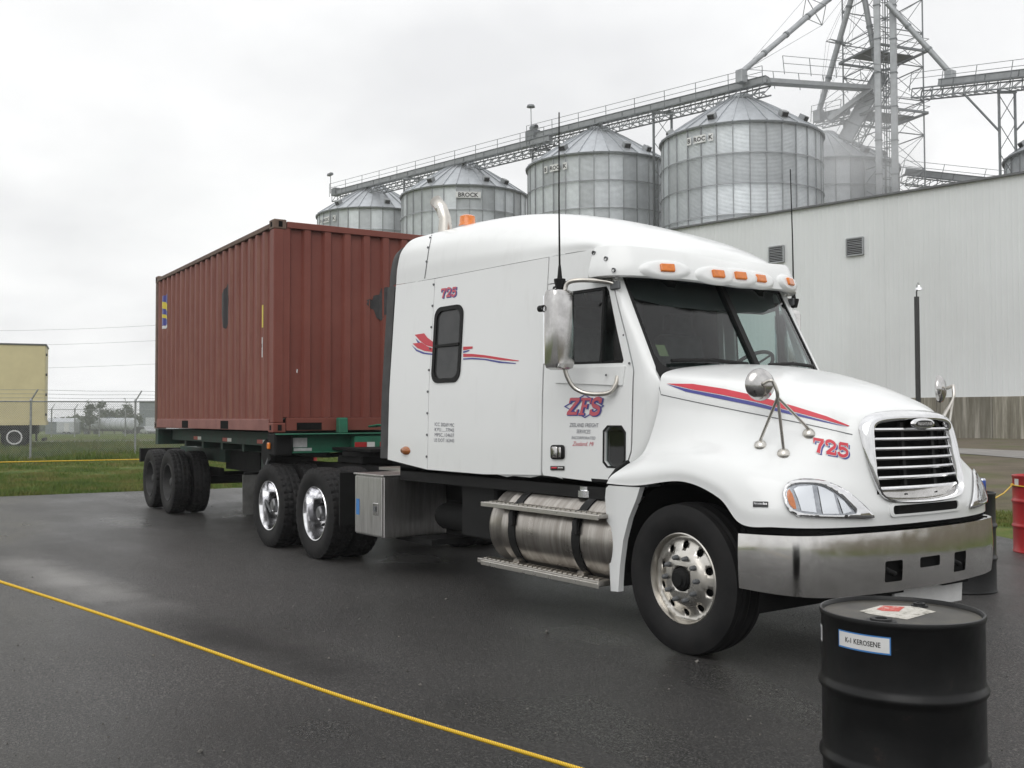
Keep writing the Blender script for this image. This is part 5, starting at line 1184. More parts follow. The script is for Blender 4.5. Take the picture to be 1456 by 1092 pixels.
# ---------------- side lettering
sb = BVHTree.FromPolygons(*[(lambda o: ([v.co[:] for v in o.data.vertices], [p.vertices[:] for p in o.data.polygons]))(MB().grid([[side(x, z) for x in np.linspace(-4.0, -.4, 40)] for z in np.linspace(1.05, 2.87, 24)]).build('tmp', None, None))][0]); bpy.data.objects.remove(bpy.data.objects['tmp'])
s725 = word([gl7, gl2, gl5], (627, 410.5), (6.8, -.9), (-.3, 13.4), 1.12, .12)
decal('number_outline', shift(grow(s725, .35), .8, .7), sb, BLUE, T, None, .003); decal('fleet_number', s725, sb, PINK, T, None, .0045)
sred = [[(590, 476), (603.5, 474), (608, 480), (616, 486), (618, 494), (606, 491), (597, 484)], [(587, 488.5), (600, 487), (607, 492), (617, 496), (618, 501), (604, 499), (594, 495)], [(659, 493), (672.5, 492.5), (672, 495.5), (659, 498)], [(659, 503), (672, 503.2), (690, 505), (715, 509), (738, 512.6), (738, 513.6), (712, 512), (690, 508.5), (672, 507.2), (659, 507.5)]]
sblu = [[(591, 481), (597, 486.5), (606, 493), (617, 497), (617, 498.4), (604, 496), (595, 489)], [(585.5, 490.5), (593, 497), (604, 501.2), (617, 503), (617, 505), (602, 503.2), (592, 499)], [(659, 499.5), (668, 497.5), (667, 499.3), (659, 502)], [(659, 509.5), (672, 508.7), (690, 510), (712, 513.8), (734, 516.2), (733, 517.4), (710, 516), (690, 512), (672, 510.8), (659, 511.4)]]
for q_ in sred: decal('stripe_red', [q_], sb, RED, T, 7, .0035)
for q_ in sblu: decal('stripe_blue', [q_], sb, BLUE, T, 7, .0032)
dia = [(802, 578), (832, 560.5), (860, 577), (832, 594.5)]
di = [(805, 578), (832, 562.3), (857, 577), (832, 592.7)]
decal('diamond', [dia], sb, BLUE, T, None, .0035, [di])
zfs = word([glZ, glF, glS], (808, 565.5), (15.2, 0), (-2.4, 24.5), 1.05, .2)
decal('initials_outline', shift(grow(zfs, .8), 1.2, .6), sb, BLUE, T, None, .0045); decal('company_initials', zfs, sb, PINK, T, None, .006)
text_decal('company_name', [('ZEELAND FREIGHT', (810, 607), (851.5, 607.5), 5.6, 0, .2), ('SERVICES', (820, 616), (840, 616.4), 5.4, 0, .2), ('INCORPORATED', (813, 624.3), (847, 625), 4.2, 0, .2)], sb, PGREY, T)
text_decal('company_town', [('Zeeland, Mi', (814, 633.8), (845, 634.2), 6.0, 0, .45)], sb, PINK, T)
text_decal('permit_numbers', [('ICC 20269 MC', (618.5, 605.5), (646, 607), 5, 0, 0), ('KYU......77942', (618.5, 613), (646, 614.2), 5, 0, 0), ('MPSC..134637', (618.5, 620.5), (646, 621.5), 5, 0, 0), ('US DOT 162443', (617.5, 628), (646, 629), 5, 0, 0)], sb, PGREY, T)
# ---------------- door furniture
def plate(name, px0, py0, px1, py1, r, m, parent=T, off=.004, thick=.01, bv=sb):
    o = decal(name, [rrect(px0, py0, px1, py1, r, 3)], bv, m, parent, 6, off); s_ = o.modifiers.new('s', 'SOLIDIFY'); s_.thickness = thick; s_.offset = 1; return o
hdl = plate('door_handle', 784.5, 632.5, 803.5, 653, 4, BLACKP); plate('handle_paddle', 787, 635, 795.5, 650.5, 2, MIRROR, hdl, .016); plate('handle_grip', 797.5, 636, 801, 650, 1.2, MIRROR, hdl, .02)
bd_ = plate('door_badge', 783.5, 662.5, 803, 668.5, .8, PBLACK, T, .004, .004); plate('badge_red', 785, 664, 793, 666.5, .4, RED, bd_, .009, .001); plate('badge_silver', 794, 664, 801.5, 667, .4, MIRROR, bd_, .009, .001)
arm_ = panel('belt_moulding', [[(-1.45, 1.83), (-.72, 1.79), (-.70, 1.93), (-1.45, 1.945)]], [], lambda x, z: (x, -cab_w(x, z)-.012, z), WHITE, T, .1, .016, -1, 35, .006)
MB().lathe([(.010, 0), (.007, -.006), (0, -.006)], 8, 'y', (-.86, -cab_w(-.86, 1.87)-.03, 1.87)).build('lock_bolt', TRIMG, T)
for k in range(9): # rivets on the extender seam
    z = 1.2+k*.2+.0; MB().lathe([(.012, 0), (.010, -.008), (0, -.010)], 8, 'y', (-3.285, -cab_w(-3.285, z)-.001, z)).build('rivet', TRIMG, T, 40)
for k in range(3):
    c = hit(roof_b, (607, 609, 612)[k], (372, 352, 338)[k], .002); MB().lathe([(.012, 0), (.010, -.008), (0, -.010)], 8, 'y', c).build('rivet', TRIMG, T, 40)
decal('roof_seam', [stroke([(604, 396), (609, 360), (615, 329)], 1.1)], roof_b, TRIMG, T, 5, .002)
for z in (1.95, 2.16): MB().lathe([(.010, 0), (.008, -.006), (0, -.007)], 8, 'y', (-.665-.35*(z-1.95), -cab_w(-.7, z)-.001, z)).build('pillar_bolt', TRIMG, T, 40)
ml = MB().lathe([(0, .03), (.7, .026), (1, 0)], 20, 'z'); c = Vector((-3.66, -cab_w(-3.66, 1.24), 1.245)); ml.v = [tuple(c+Vector((x*.085, -z, y*.042))) for x, y, z in ml.v]; ml.build('side_marker_lamp', AMBERD, T, 60)
# ---------------- big mirrors
def side_mirror(sg):
    c = Vector((-1.10, 1.30*sg, 2.21)); hs2 = MB()
    rows = []
    for z, k in ((-.30, .0), (-.298, .6), (-.285, .9), (-.25, 1), (.25, 1), (.285, .92), (.298, .65), (.30, 0)):
        r_ = []
        for x, y in rrect(-.075, -.105, .075, .105, .045, 4): r_.append((c.x+x*max(k, .02), c.y+y*max(k, .02), c.z+z))
        r_.append(r_[0]); rows.append(r_)
    o = hs2.grid(rows).build('mirror_housing', MIRROR, T, 50)
    MB().bb((c.x-.088, c.y-.09, c.z-.26), (c.x-.072, c.y+.09, c.z+.26)).build('mirror_glass', RIMCH, o, bevel=.01)
    MB().lathe([(.025, -.03), (.025, .03)], 10, 'x', (c.x-.08, c.y+.10*sg, c.z+.16)).build('mirror_knob', BLACKP, o)
    wd_ = cab_w(-.8, 2.55)*sg
    MB().tube(cr_spline([(c.x+.02, c.y-.04*sg, c.z+.26), (c.x+.03, c.y-.05*sg, c.z+.345), (c.x+.10, c.y-.11*sg, c.z+.368), (-.90, wd_+.06*sg, c.z+.36), (-.83, wd_, c.z+.335)], 5), .017, 8).build('mirror_arm', RIMAL, o, 60)
    MB().tube(cr_spline([(c.x+.02, c.y-.03*sg, c.z-.27), (c.x+.03, c.y-.05*sg, 1.86), (c.x+.06, c.y-.09*sg, 1.78), (c.x+.14, c.y-.15*sg, 1.735), (-.82, (cab_w(-.8, 1.76)+.05)*sg, 1.735), (-.775, (cab_w(-.78, 1.8)+.02)*sg, 1.79), (-.77, (cab_w(-.77, 1.8))*sg, 1.86)], 5), .017, 8).build('mirror_loop', RIMAL, o, 60)
    MB().box((-.83, wd_+.01*sg, 2.535), (.1, .03, .06)).build('mirror_bracket', TRIMG, o, bevel=.008)
    return o
mm = side_mirror(-1); side_mirror(1)
# antennas
def antenna(x, y, z0, z1):
    o = MB().lathe([(.03, 0), (.045, .06), (.045, .075), (.02, .08), (.012, .16), (.006, .2)], 10, 'z', (x, y, z0)).build('antenna', BLACKP, T, 50)
    MB().tube([(x, y, z0+.15), (x-.005, y, (z0+z1)/2), (x-.012, y-.01*np.sign(y), z1)], [.008, .006, .005], 6).build('whip', BLACKP, o, 60)
    MB().tube(cr_spline([(x, y, z0), (x-.07, y*1.0, z0+.02), (x-.13, y*.97, z0-.05)], 4), .008, 6).build('coax_cable', BLACKP, o, 60)
antenna(-1.13, -1.27, 2.52, 3.86); antenna(-1.0, 1.25, 2.52, 3.75)
# fender mirrors on tripod stalks
def fender_mirror(sg):
    c = Vector((.545, -.99, 1.762)); n_ = Vector((.93, -.34, .02)).normalized(); u_ = Vector((0, 0, 1)); s_ = n_.cross(u_).normalized(); u_ = s_.cross(n_); M3 = Matrix((s_, u_, n_)).transposed()
    d = MB().lathe([(0, .045), (.06, .038), (.095, .018), (.103, 0), (.098, -.012), (0, -.006)], 28, 'z'); d.v = [tuple(c+M3 @ Vector(v)) for v in d.v]; parts = [d.build('fender_mirror', MIRROR, T, 50)]
    root = parts[0]; j = Vector((.665, -.965, 1.68)); b0 = c+n_*.05
    def add(mb, nm, m): parts.append(mb.build(nm, m, root, 60))
    add(MB().tube(cr_spline([b0, b0+Vector((.05, 0, .02)), (.655, -.99, 1.77), (.668, -.975, 1.72), j], 5), .012, 8), 'stalk', RIMAL)
    feet = [Vector(hit(hood_b, 1081, 633, .0)), Vector(hit(hood_b, 1114, 645, .0)), Vector(hit(hood_b, 1150, 617, .0))]
    for ft in feet:
        add(MB().tube([j, ft+Vector((0, 0, .03))], .010, 8), 'leg', RIMAL); loc, nr, *_ = hood_b.find_nearest(ft)
        if nr.dot(CAM-ft) < 0: nr = -nr
        t_ = nr.orthogonal().normalized(); M_ = Matrix((t_, nr.cross(t_), nr)).transposed(); b = MB().lathe([(.04, 0), (.036, .012), (.016, .024), (0, .028)], 16, 'z'); b.v = [tuple(ft+M_ @ Vector(v)) for v in b.v]; add(b, 'foot', RIMAL)
    fr = None
    for o in parts:
        q = mirrored(o)
        if fr is None: fr = q
        else: q.parent = fr
fender_mirror(-1)
# ---------------- exhaust stacks, beacon, deck plate
for y in (-.62,):
    ex = MB().tube([(-3.86, y, 1.2), (-3.80, y, 3.3), (-3.805, y, 3.55), (-3.84, y-.02, 3.66), (-3.915, y-.05, 3.75)], [.085, .085, .062, .062, .062], 16, caps=False).build('exhaust_stack', RIMAL, T, 60)
    sm = ex.modifiers.new('s', 'SOLIDIFY'); sm.thickness = .006
bc = Vector(hit(roof_b, 660, 326, 0)); bx, by = -3.52, -.52
bz = 3.345
bs = MB().add([(bx-.22, by-.20, bz-.06), (bx+.34, by-.20, bz-.06), (bx+.34, by+.20, bz-.06), (bx-.22, by+.20, bz-.06), (bx-.12, by-.12, bz+.09), (bx+.06, by-.12, bz+.09), (bx+.06, by+.12, bz+.09), (bx-.12, by+.12, bz+.09)], [(0, 1, 5, 4), (1, 2, 6, 5), (2, 3, 7, 6), (3, 0, 4, 7), (4, 5, 6, 7)]).build('beacon_mount', GALVM, T, bevel=.01)
MB().lathe([(.088, 0), (.088, .02), (.082, .025), (.076, .105), (.05, .12), (0, .122)], 24, 'z', (bx-.03, by, bz+.09)).build('beacon', ORANGE, bs, 50)
# ---------------- chassis
for sg in (-1, 1):
    rail = MB(); rail.bb((-7.7, sg*.40, .72), (.75, sg*.43, 1.0)); rail.bb((-7.7, sg*.34, .72), (.75, sg*.43, .735)); rail.bb((-7.7, sg*.34, .985), (.75, sg*.43, 1.0)); rail.build('frame_rail', DARK, T)
    MB().bb((-3.95, sg*1.02, .95), (-.65, sg*1.05, 1.08)).build('cab_skirt', BLACKP, T)
for x in (-7.6, -6.3, -5.0, -4.0, -3.0, -2.0, -.4): MB().bb((x-.05, -.4, .75), (x+.05, .4, .97)).build('crossmember', DARK, T)
MB().bb((-3.3, -.38, .55), (-.7, .38, 1.0)).build('transmission', DARK, T, bevel=.06)
MB().bb((-.55, -.36, .42), (.55, .36, 1.2)).build('engine_block', DARK, T, bevel=.05)
MB().bb((-4.95, -.75, 1.0), (-3.95, .75, 1.03)).build('deck_plate', STEPM, T)
fw = MB().lathe([(0, 0), (.46, 0), (.46, .05), (.40, .06), (0, .06)], 28, 'z', (-6.32, 0, 1.10)).build('fifth_wheel', DARK, T, 40); MB().bb((-6.65, -.42, 1.0), (-6.0, .42, 1.10)).build('fifth_wheel_mount', DARK, fw, bevel=.02)
for x in (-5.64, -6.95):
    MB().tube([(x, -1.0, .51), (x, 1.0, .51)], .075, 12).build('drive_axle', DARK, T, 60); MB().lathe([(0, -.25), (.2, -.2), (.24, 0), (.2, .2), (0, .25)], 16, 'x', (x, 0, .52)).build('differential', DARK, T, 50)
    for sg in (-1, 1): MB().lathe([(.13, 0), (.15, .05), (.15, .22), (.12, .25)], 16, 'z', (x-.25, sg*.43, .50)).build('air_spring', BLACKP, T, 50)
MB().tube([(0, -.95, .49), (0, .95, .49)], .06, 10).build('steer_axle', DARK, T)
# quarter fender ahead of the drive wheels and mud flap behind them
for sg in (-1, 1):
    MB().bb((-4.99, sg*.64, .43), (-4.97, sg*1.20, .98)).build('front_splash_guard', BLACKP, T)
    mf = MB().bb((-7.68, sg*.62, .34), (-7.66, sg*1.235, .84)).build('mud_flap', pbr('mud_flap_grey%d' % sg, (.13, .13, .125), (.08, .08, .075), 6, .7), T)
    MB().tube([(-7.66, sg*.42, .86), (-7.66, sg*1.22, .86)], .018, 7).build('flap_hanger', DARK, mf)
    # air tanks / suspension clutter on the frame
    MB().lathe([(0, 0), (.11, .02), (.13, .08), (.13, .62), (.11, .68), (0, .70)], 16, 'x', (-3.75, sg*.68, .60)).build('air_tank', DARK, T, 50)
    MB().bb((-3.0, sg*.45, .48), (-2.45, sg*.95, .98)).build('battery_box', BLACKP, T, bevel=.02)
for k, (mt, yo) in enumerate(((GREEN, -.2), (RED, -.1), (BLUE, 0))):
    MB().tube(cr_spline([(-4.0, yo, 1.7), (-4.5, yo-.1, 1.25), (-5.2, yo, 1.2), (-6.0, yo*.5, 1.45), (-6.5, yo*.3, 1.45)], 6), .014, 6).build('air_hose', mt, T, 60)
# ---------------- tool box
tbx = MB().bb((-4.575, -1.215, .385), (-3.975, -.50, .985)).build('tool_box', BOXAL, T, bevel=.008)
MB().bb((-4.56, -1.232, .40), (-3.99, -1.214, .97)).build('box_door', BOXAL, tbx, bevel=.006)
MB().bb((-4.59, -1.235, .983), (-3.96, -.49, 1.0)).build('box_lid_edge', BOXAL, tbx, bevel=.004)
lt = MB().bb((-4.16, -1.242, .60), (-4.06, -1.230, .72)).build('box_latch', MIRROR, tbx, bevel=.004); MB().bb((-4.13, -1.252, .64), (-4.09, -1.241, .69)).build('latch_paddle', TRIMG, lt)
MB().bb((-4.53, -1.2345, .58), (-4.46, -1.2325, .74)).build('box_sticker', LBLUE, tbx)
MB().bb((-4.3, -.9, .33), (-3.6, -.45, .385)).build('box_bracket', DARK, tbx)
# ---------------- fuel tank, straps and steps
def tank(sg):
    yc = sg*.89; zc = .655; r = .325
    o = MB().lathe([(0, -2.235), (.18, -2.225), (.29, -2.20), (r-.006, -2.165), (r, -2.14), (r, -1.985), (r+.004, -1.98), (r+.004, -1.97), (r, -1.965), (r, -.66), (r-.02, -.62), (0, -.58)], 48, 'x', (0, yc, zc)).build('fuel_tank', TANK, T, 40)
    for x in (-1.83, -1.02):
        st_ = MB().lathe([(r+.003, x-.045), (r+.012, x-.045), (r+.012, x+.045), (r+.003, x+.045)], 40, 'x', (0, yc, zc), close=True).build('tank_strap', BLACKP, o, 40)
        MB().tube([(x, sg*1.16, .86), (x+.02, sg*1.235, .78), (x+.03, sg*1.24, .70)], .028, 8).build('step_bracket', BLACKP, st_, 60)
        MB().tube([(x, sg*1.09, .41), (x+.02, sg*1.19, .40)], .035, 8).build('step_bracket', TANK, st_, 60)
    cap = MB().lathe([(.075, 0), (.075, .05), (.06, .055), (.06, .08), (0, .085)], 20, 'z', (-1.13, yc-.12*-sg, zc+.30)).build('filler_cap', RIMCH, o, 40)
    u_ = MB().bb((-2.17, sg*1.13, .835), (-.70, sg*1.27, .865)).build('upper_step', STEPM, o, bevel=.006); l_ = MB().bb((-2.27, sg*1.11, .352), (-.72, sg*1.26, .392)).build('lower_step', STEPM, o, bevel=.006)
    for k in range(24):
        MB().box((-2.12+k*.06, sg*1.20, .868), (.03, .09, .008), Matrix.Rotation(.5, 3, 'Z')).build('tread_lug', RIMAL, u_); MB().box((-2.22+k*.062, sg*1.185, .395), (.03, .09, .008), Matrix.Rotation(.5, 3, 'Z')).build('tread_lug', RIMAL, l_)
    for z in (.855, .372):
        MB().bb((-2.2, sg*1.255, z-.03), (-.71, sg*1.272, z+.006)).build('step_nosing', RIMAL, o, bevel=.003)
    return o
tank(-1); tank(1)
# ---------------- wheels
def tyre_mesh(R, w, rr, drive):
    h = w/2; sh = .013
    prof = [(rr, -h*.72), (rr+.012, -h*.80), (rr+.05, -h*.93), (rr+.11, -h), (R-.075, -h*.985), (R-.035, -h*.93)]
    tread = np.linspace(-h*.86, h*.86, 15); prof += [(R-.012+.012*(1-(y/(h*.86))**2), y) for y in tread]; prof += [(R-.035, h*.93), (R-.075, h*.985), (rr+.11, h), (rr+.05, h*.93), (rr+.012, h*.80), (rr, h*.72)]
    n_ = 144
    def mod(i, j):
        k = j-6
        if 0 <= k < 15:
            if drive:
                if k in (7,): return -sh
                ph = (i+(1 if k > 7 else 0)*2) % 4
                if k in (3, 11): return -sh*.9
                if ph == 0: return -sh
            else:
                if k in (3, 7, 11): return -sh*.85
        if j in (5, 21) and drive and (i % 4) == 0: return -.012
        return 0
    return MB().lathe(prof, n_, 'y', mod=mod).mesh('tyre')
tm_drive = tyre_mesh(.51, .275, .292, True); tm_steer = tyre_mesh(.50, .285, .292, False)
for t_ in (tm_drive, tm_steer):
    t_.materials.append(TYRE); t_.polygons.foreach_set('use_smooth', [True]*len(t_.polygons)); t_.set_sharp_from_angle(angle=rad(32))
def disc(rad_prof, rout, rin, holes_r, hole_c, nh=10, n=60):
    return flat_tris([circ(0, 0, rout, n)], [circ(0, 0, rin, 30)]+[circ(hole_c*math.cos(2*math.pi*(k+.5)/nh), hole_c*math.sin(2*math.pi*(k+.5)/nh), holes_r, 14) for k in range(nh)], .022)
# outward face is -y
def steer_wheel(x, sg):
    c = Vector((x, 0, .492)); root = empty('front_wheel', (x, sg*1.03, .492), 0 if sg < 0 else math.pi); root.parent = T
    o = bpy.data.objects.new('tyre', tm_steer); COL.objects.link(o); o.parent = root
    def dz(r): return interp(r, [.08, .13, .165, .185, .25, .285, .30], [-.118, -.112, -.105, -.085, -.060, -.075, -.11])
    V, Fs = disc(None, .283, .082, .0265, .221); me = MB().add([(a, dz(math.hypot(a, b)), b) for a, b in V], Fs).mesh('rim_disc', False); bm = bmesh.new(); bm.from_mesh(me); bmesh.ops.recalc_face_normals(bm, faces=bm.faces); bm.to_mesh(me); bm.free()
    ro = link('rim_disc', me, RIMAL, root, 40); s_ = ro.modifiers.new('s', 'SOLIDIFY'); s_.thickness = .012; s_.offset = 0
    MB().lathe([(.275, -.06), (.283, -.078), (.287, -.10), (.295, -.117), (.303, -.112), (.298, -.09), (.285, .1)], 64, 'y').build('rim_barrel', RIMAL, root, 40)
    MB().lathe([(.283, -.04), (0, -.04)], 32, 'y').build('brake_drum', GAP, root)
    MB().lathe([(0, -.165), (.045, -.165), (.05, -.15), (.066, -.145), (.075, -.12), (.08, -.09)], 28, 'y').build('hub', DARK, root, 40)
    for k in range(10):
        a = 2*math.pi*k/10; MB().lathe([(.019, -.105), (.018, -.125), (.014, -.15), (.009, -.155), (0, -.156)], 8, 'y', (.142*math.cos(a), 0, .142*math.sin(a))).build('lug_nut', TRIMG, root, 40)
    return root
def dual_wheel(x, sg, rimmat, hubmat, parent, mesh=None, zc=.502, yo=1.065, name='drive_wheel', holes=True):
    root = empty(name, (x, sg*yo, zc), 0 if sg < 0 else math.pi); root.parent = parent
    for dy in (0, .325):
        o = bpy.data.objects.new('tyre', mesh or tm_drive); COL.objects.link(o); o.parent = root; o.location = (0, dy, 0); o.rotation_euler[1] = dy*3
    MB().lathe([(.304, -.112), (.298, -.122), (.288, -.120), (.282, -.10), (.274, -.07), (.262, .0), (.254, .045), (.245, .065)], 64, 'y').build('rim_barrel', rimmat, root, 35)
    def dz(r): return interp(r, [.08, .16, .19, .235, .26], [.045, .045, .06, .10, .06])
    V, Fs = disc(None, .258, .085, .024, .213); me = MB().add([(a, dz(math.hypot(a, b)), b) for a, b in V], Fs).mesh('rim_disc', False); bm = bmesh.new(); bm.from_mesh(me); bmesh.ops.recalc_face_normals(bm, faces=bm.faces); bm.to_mesh(me); bm.free()
    link('rim_disc', me, hubmat, root, 40); MB().lathe([(.258, .13), (0, .13)], 32, 'y').build('brake_drum', GAP, root)
    MB().lathe([(0, -.075), (.055, -.075), (.066, -.065), (.075, -.06), (.085, .045)], 28, 'y').build('hub', hubmat, root, 35)
    for k in range(10):
        a = 2*math.pi*k/10; MB().lathe([(.018, .045), (.017, .01), (.012, -.005), (0, -.006)], 8, 'y', (.142*math.cos(a), 0, .142*math.sin(a))).build('lug_nut', DARK, root, 40)
    MB().lathe([(.285, .2), (.285, .46)], 32, 'y').build('inner_rim', RIMDK, root)
    return root
for sg in (-1, 1):
    steer_wheel(0, sg)
    for x in (-5.64, -6.95): dual_wheel(x, sg, RIMCH, RIMIN, T)
# ================================================================== container chassis and container (trailer frame swings a little about the kingpin)
TB = -.060; XK = -6.289
CH = empty('container_chassis', (XK, 0, 0), TB); tag(CH, 'green skeletal container trailer chassis with dark wheels under the red container', 'trailer')
def lx(x): return x-XK
XF = lx(-6.737); XR = XF-6.058; ZB = 1.381
def bbl(a, b): return MB().bb(a, b)
for sg in (-1, 1):
    mb = MB(); mb.bb((XR+.1, sg*.42, 1.06), (XF-.17, sg*.46, 1.30)); mb.bb((XR+.1, sg*.36, 1.285), (XF-.17, sg*.52, 1.30)); mb.bb((XR+.1, sg*.36, 1.06), (XF-.17, sg*.52, 1.075)); mb.build('main_rail', GREEND, CH)
    sr = MB().bb((XR+.35, sg*.95, 1.20), (XF-.55, sg*1.0, 1.375)).build('side_rail', GREEND, CH)
    for k, x in enumerate(np.linspace(XR+1.7, XF-1.25, 3)):
        tp = MB().bb((x, sg*1.001, 1.225), (x+.22, sg*1.004, 1.275)).build('reflective_tape', TAPER, sr); MB().bb((x+.23, sg*1.001, 1.225), (x+.42, sg*1.004, 1.275)).build('tape_white', TAPEW, tp)
fb = MB(); fb.bb((XF-.16, -1.2, 1.13), (XF-.02, 1.2, 1.37)); fb.bb((XF-.18, -1.2, 1.355), (XF+.16, 1.2, 1.37)); fb.bb((XF-.18, -1.2, 1.13), (XF+.04, 1.2, 1.145)); fbo = fb.build('front_bolster', GREEN, CH, bevel=.004)
MB().bb((XF+.02, -.42, 1.37), (XF+.12, -.30, 1.56)).build('corner_guide', GREEN, fbo, bevel=.01); MB().bb((XF+.02, .30, 1.37), (XF+.12, .42, 1.56)).build('corner_guide', GREEN, fbo, bevel=.01)
fe = MB(); fe.bb((XF+.0, -.22, 1.15), (XF+.14, 1.2, 1.33)); fe.build('gooseneck_beam', GREEN, CH, bevel=.006)
for y in (-.22, .12, .5): tp = MB().bb((XF+.141, y, 1.19), (XF+.144, y+.16, 1.255)).build('reflective_tape', TAPER, CH); MB().bb((XF+.141, y+.165, 1.19), (XF+.144, y+.27, 1.255)).build('tape_white', TAPEW, tp)
MB().bb((XF-.019, -.96, 1.20), (XF-.016, -.78, 1.315)).build('white_placard', PWHITE, CH); MB().bb((XF-.019, -.95, 1.155), (XF-.016, -.72, 1.19)).build('white_placard', PWHITE, CH)
MB().bb((XF-.16, -1.242, 1.18), (XF-.09, -1.210, 1.26)).build('corner_marker_lamp', ORANGE, CH, bevel=.01)
MB().bb((XF-.2, -1.212, 1.10), (XF+.05, -.98, 1.376)).build('lock_housing', DARK, CH, bevel=.02)
MB().bb((XF-.3, -1.18, 1.05), (XF-.19, -1.05, 1.38)).build('twistlock', DARK, CH); MB().bb((XF-.3, 1.05, 1.05), (XF-.19, 1.18, 1.38)).build('twistlock', DARK, CH)
rb = MB(); rb.bb((XR+.02, -1.2, 1.12), (XR+.2, 1.2, 1.375)); rb.build('rear_bolster', GREEND, CH)
for x in np.linspace(XR+1, XF-1, 5): MB().bb((x-.05, -.95, 1.1), (x+.05, .95, 1.28)).build('crossmember', GREEND, CH)
MB().bb((XF-.7, -.45, 1.165), (XF+1.1, .45, 1.195)).build('coupler_plate', DARK, CH)
# landing gear
for sg in (-1, 1):
    lg = MB().bb((XF-1.32, sg*.78, .55), (XF-1.18, sg*.92, 1.25)).build('landing_gear', GREEND, CH); MB().bb((XF-1.30, sg*.80, .38), (XF-1.20, sg*.90, .56)).build('inner_leg', STEELG, lg); MB().bb((XF-1.38, sg*.72, .34), (XF-1.12, sg*.98, .38)).build('sand_shoe', DARK, lg)
MB().tube([(XF-1.25, -.8, 1.05), (XF-1.25, .8, 1.05)], .03, 8).build('landing_cross_shaft', DARK, CH)
MB().tube(cr_spline([(XF-.25, -1.1, 1.25), (XF-.42, -1.16, .95), (XF-.46, -1.17, .62), (XF-.30, -1.13, .40)], 5), .018, 7).build('hanging_chain', TRIMG, CH, 60)
MB().lathe([(0, -.08), (.16, -.08), (.19, -.03), (.19, .03), (.16, .08), (0, .08)], 20, 'y', (XF-.62, -1.02, 1.12)).build('crank_gearbox', DARK, CH, 40)
MB().bb((XF-4.6, -.42, .74), (XF-2.9, .42, 1.04)).build('suspension_frame', DARK, CH)
# axles
XT = lx(-11.999)
for x in (XT, XT-1.25):
    MB().tube([(x, -.95, .53), (x, .95, .53)], .07, 10).build('axle', DARK, CH, 60)
    for sg in (-1, 1): dual_wheel(x, sg, RIMDK, RIMDK, CH, None, .512, 1.065, 'trailer_wheel')
    for sg in (-1, 1): MB().bb((x-.5, sg*.40, .62), (x+.5, sg*.48, .74)).build('leaf_spring', DARK, CH)
MB().bb((XT-1.9, -.5, .85), (XT+.9, .5, 1.05)).build('bogie_frame', GREEND, CH)
bl = MB().bb((XT-2.0, -1.2, .78), (XT-1.9, 1.2, 1.02)).build('rear_beam', DARK, CH); MB().bb((XT-1.98, -1.0, .45), (XT-1.93, -.9, .8)).build('bumper_upright', DARK, bl); MB().bb((XT-1.98, .9, .45), (XT-1.93, 1.0, .8)).build('bumper_upright', DARK, bl); MB().bb((XT-2.0, -1.1, .40), (XT-1.92, 1.1, .5)).build('bumper_bar', DARK, bl)

# ---------------- the container
CT = empty('shipping_container', (XK, 0, ZB), TB); tag(CT, 'brown-red corrugated steel shipping container loaded on the green chassis', 'container')
LC, WC, HCN = 6.058, 2.438, 2.591; hw = WC/2
def trap(p, pitch, a, d):
    """trapezoid corrugation depth at position p: 0 proud, -d recessed"""
    t = (p/pitch) % 1
    if t < a: return 0
    if t < a+.09: return -d*(t-a)/.09
    if t < 1-.09: return -d
    return -d*(1-(t-(1-.09))/.09)
NS = 20; ps = (LC-.34)/NS
def side_off(x): return trap(x-(XR+.17), ps, .26, .036)
NF = 8; pf = (WC-.32)/NF
def front_off(y): return trap(y+hw-.16+.03, pf, .30, .045)
def corr_pts(a, b, pitch, flat, n0):
    o = [a]; k = 0
    while n0+k*pitch < b+.01:
        for f_ in (0, flat, flat+.09, 1-.09):
            v = n0+(k+f_)*pitch
            if a < v < b: o.append(v)
        k += 1
    o.append(b); return sorted(set(round(v, 5) for v in o))
z0, z1 = .165, HCN-.10
xs_ = corr_pts(XR+.12, XF-.12, ps, .26, XR+.17)
for sg in (-1, 1):
    rows = [[(x, sg*(hw-.012+side_off(x)), z) for x in xs_] for z in np.linspace(z0, z1, 5)]
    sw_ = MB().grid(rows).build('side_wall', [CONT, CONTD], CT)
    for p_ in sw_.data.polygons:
        if abs(p_.normal.x) > .3 and p_.normal.x*p_.normal.y*sg > 0: p_.material_index = 1  # webs turned one way get a paler tan: caught light plus dirt, as colour
    if sg < 0: side_w = sw_
ys_ = corr_pts(-hw+.10, hw-.10, pf, .30, -hw+.13)
fwall = MB().grid([[(XF-.012+front_off(y), y, z) for y in ys_] for z in np.linspace(z0+.02, z1, 5)]).build('front_wall', CONT, CT)
MB().grid([[(XR+.03, y, z) for y in (-hw+.1, 0, hw-.1)] for z in (z0, z1)]).build('rear_doors', CONT, CT)
MB().bb((XR+.05, -hw+.05, HCN-.05), (XF-.05, hw-.05, HCN-.02)).build('roof_sheet', CONT, CT); MB().bb((XR+.05, -hw+.05, .1), (XF-.05, hw-.05, .16)).build('floor_deck', DARK, CT)
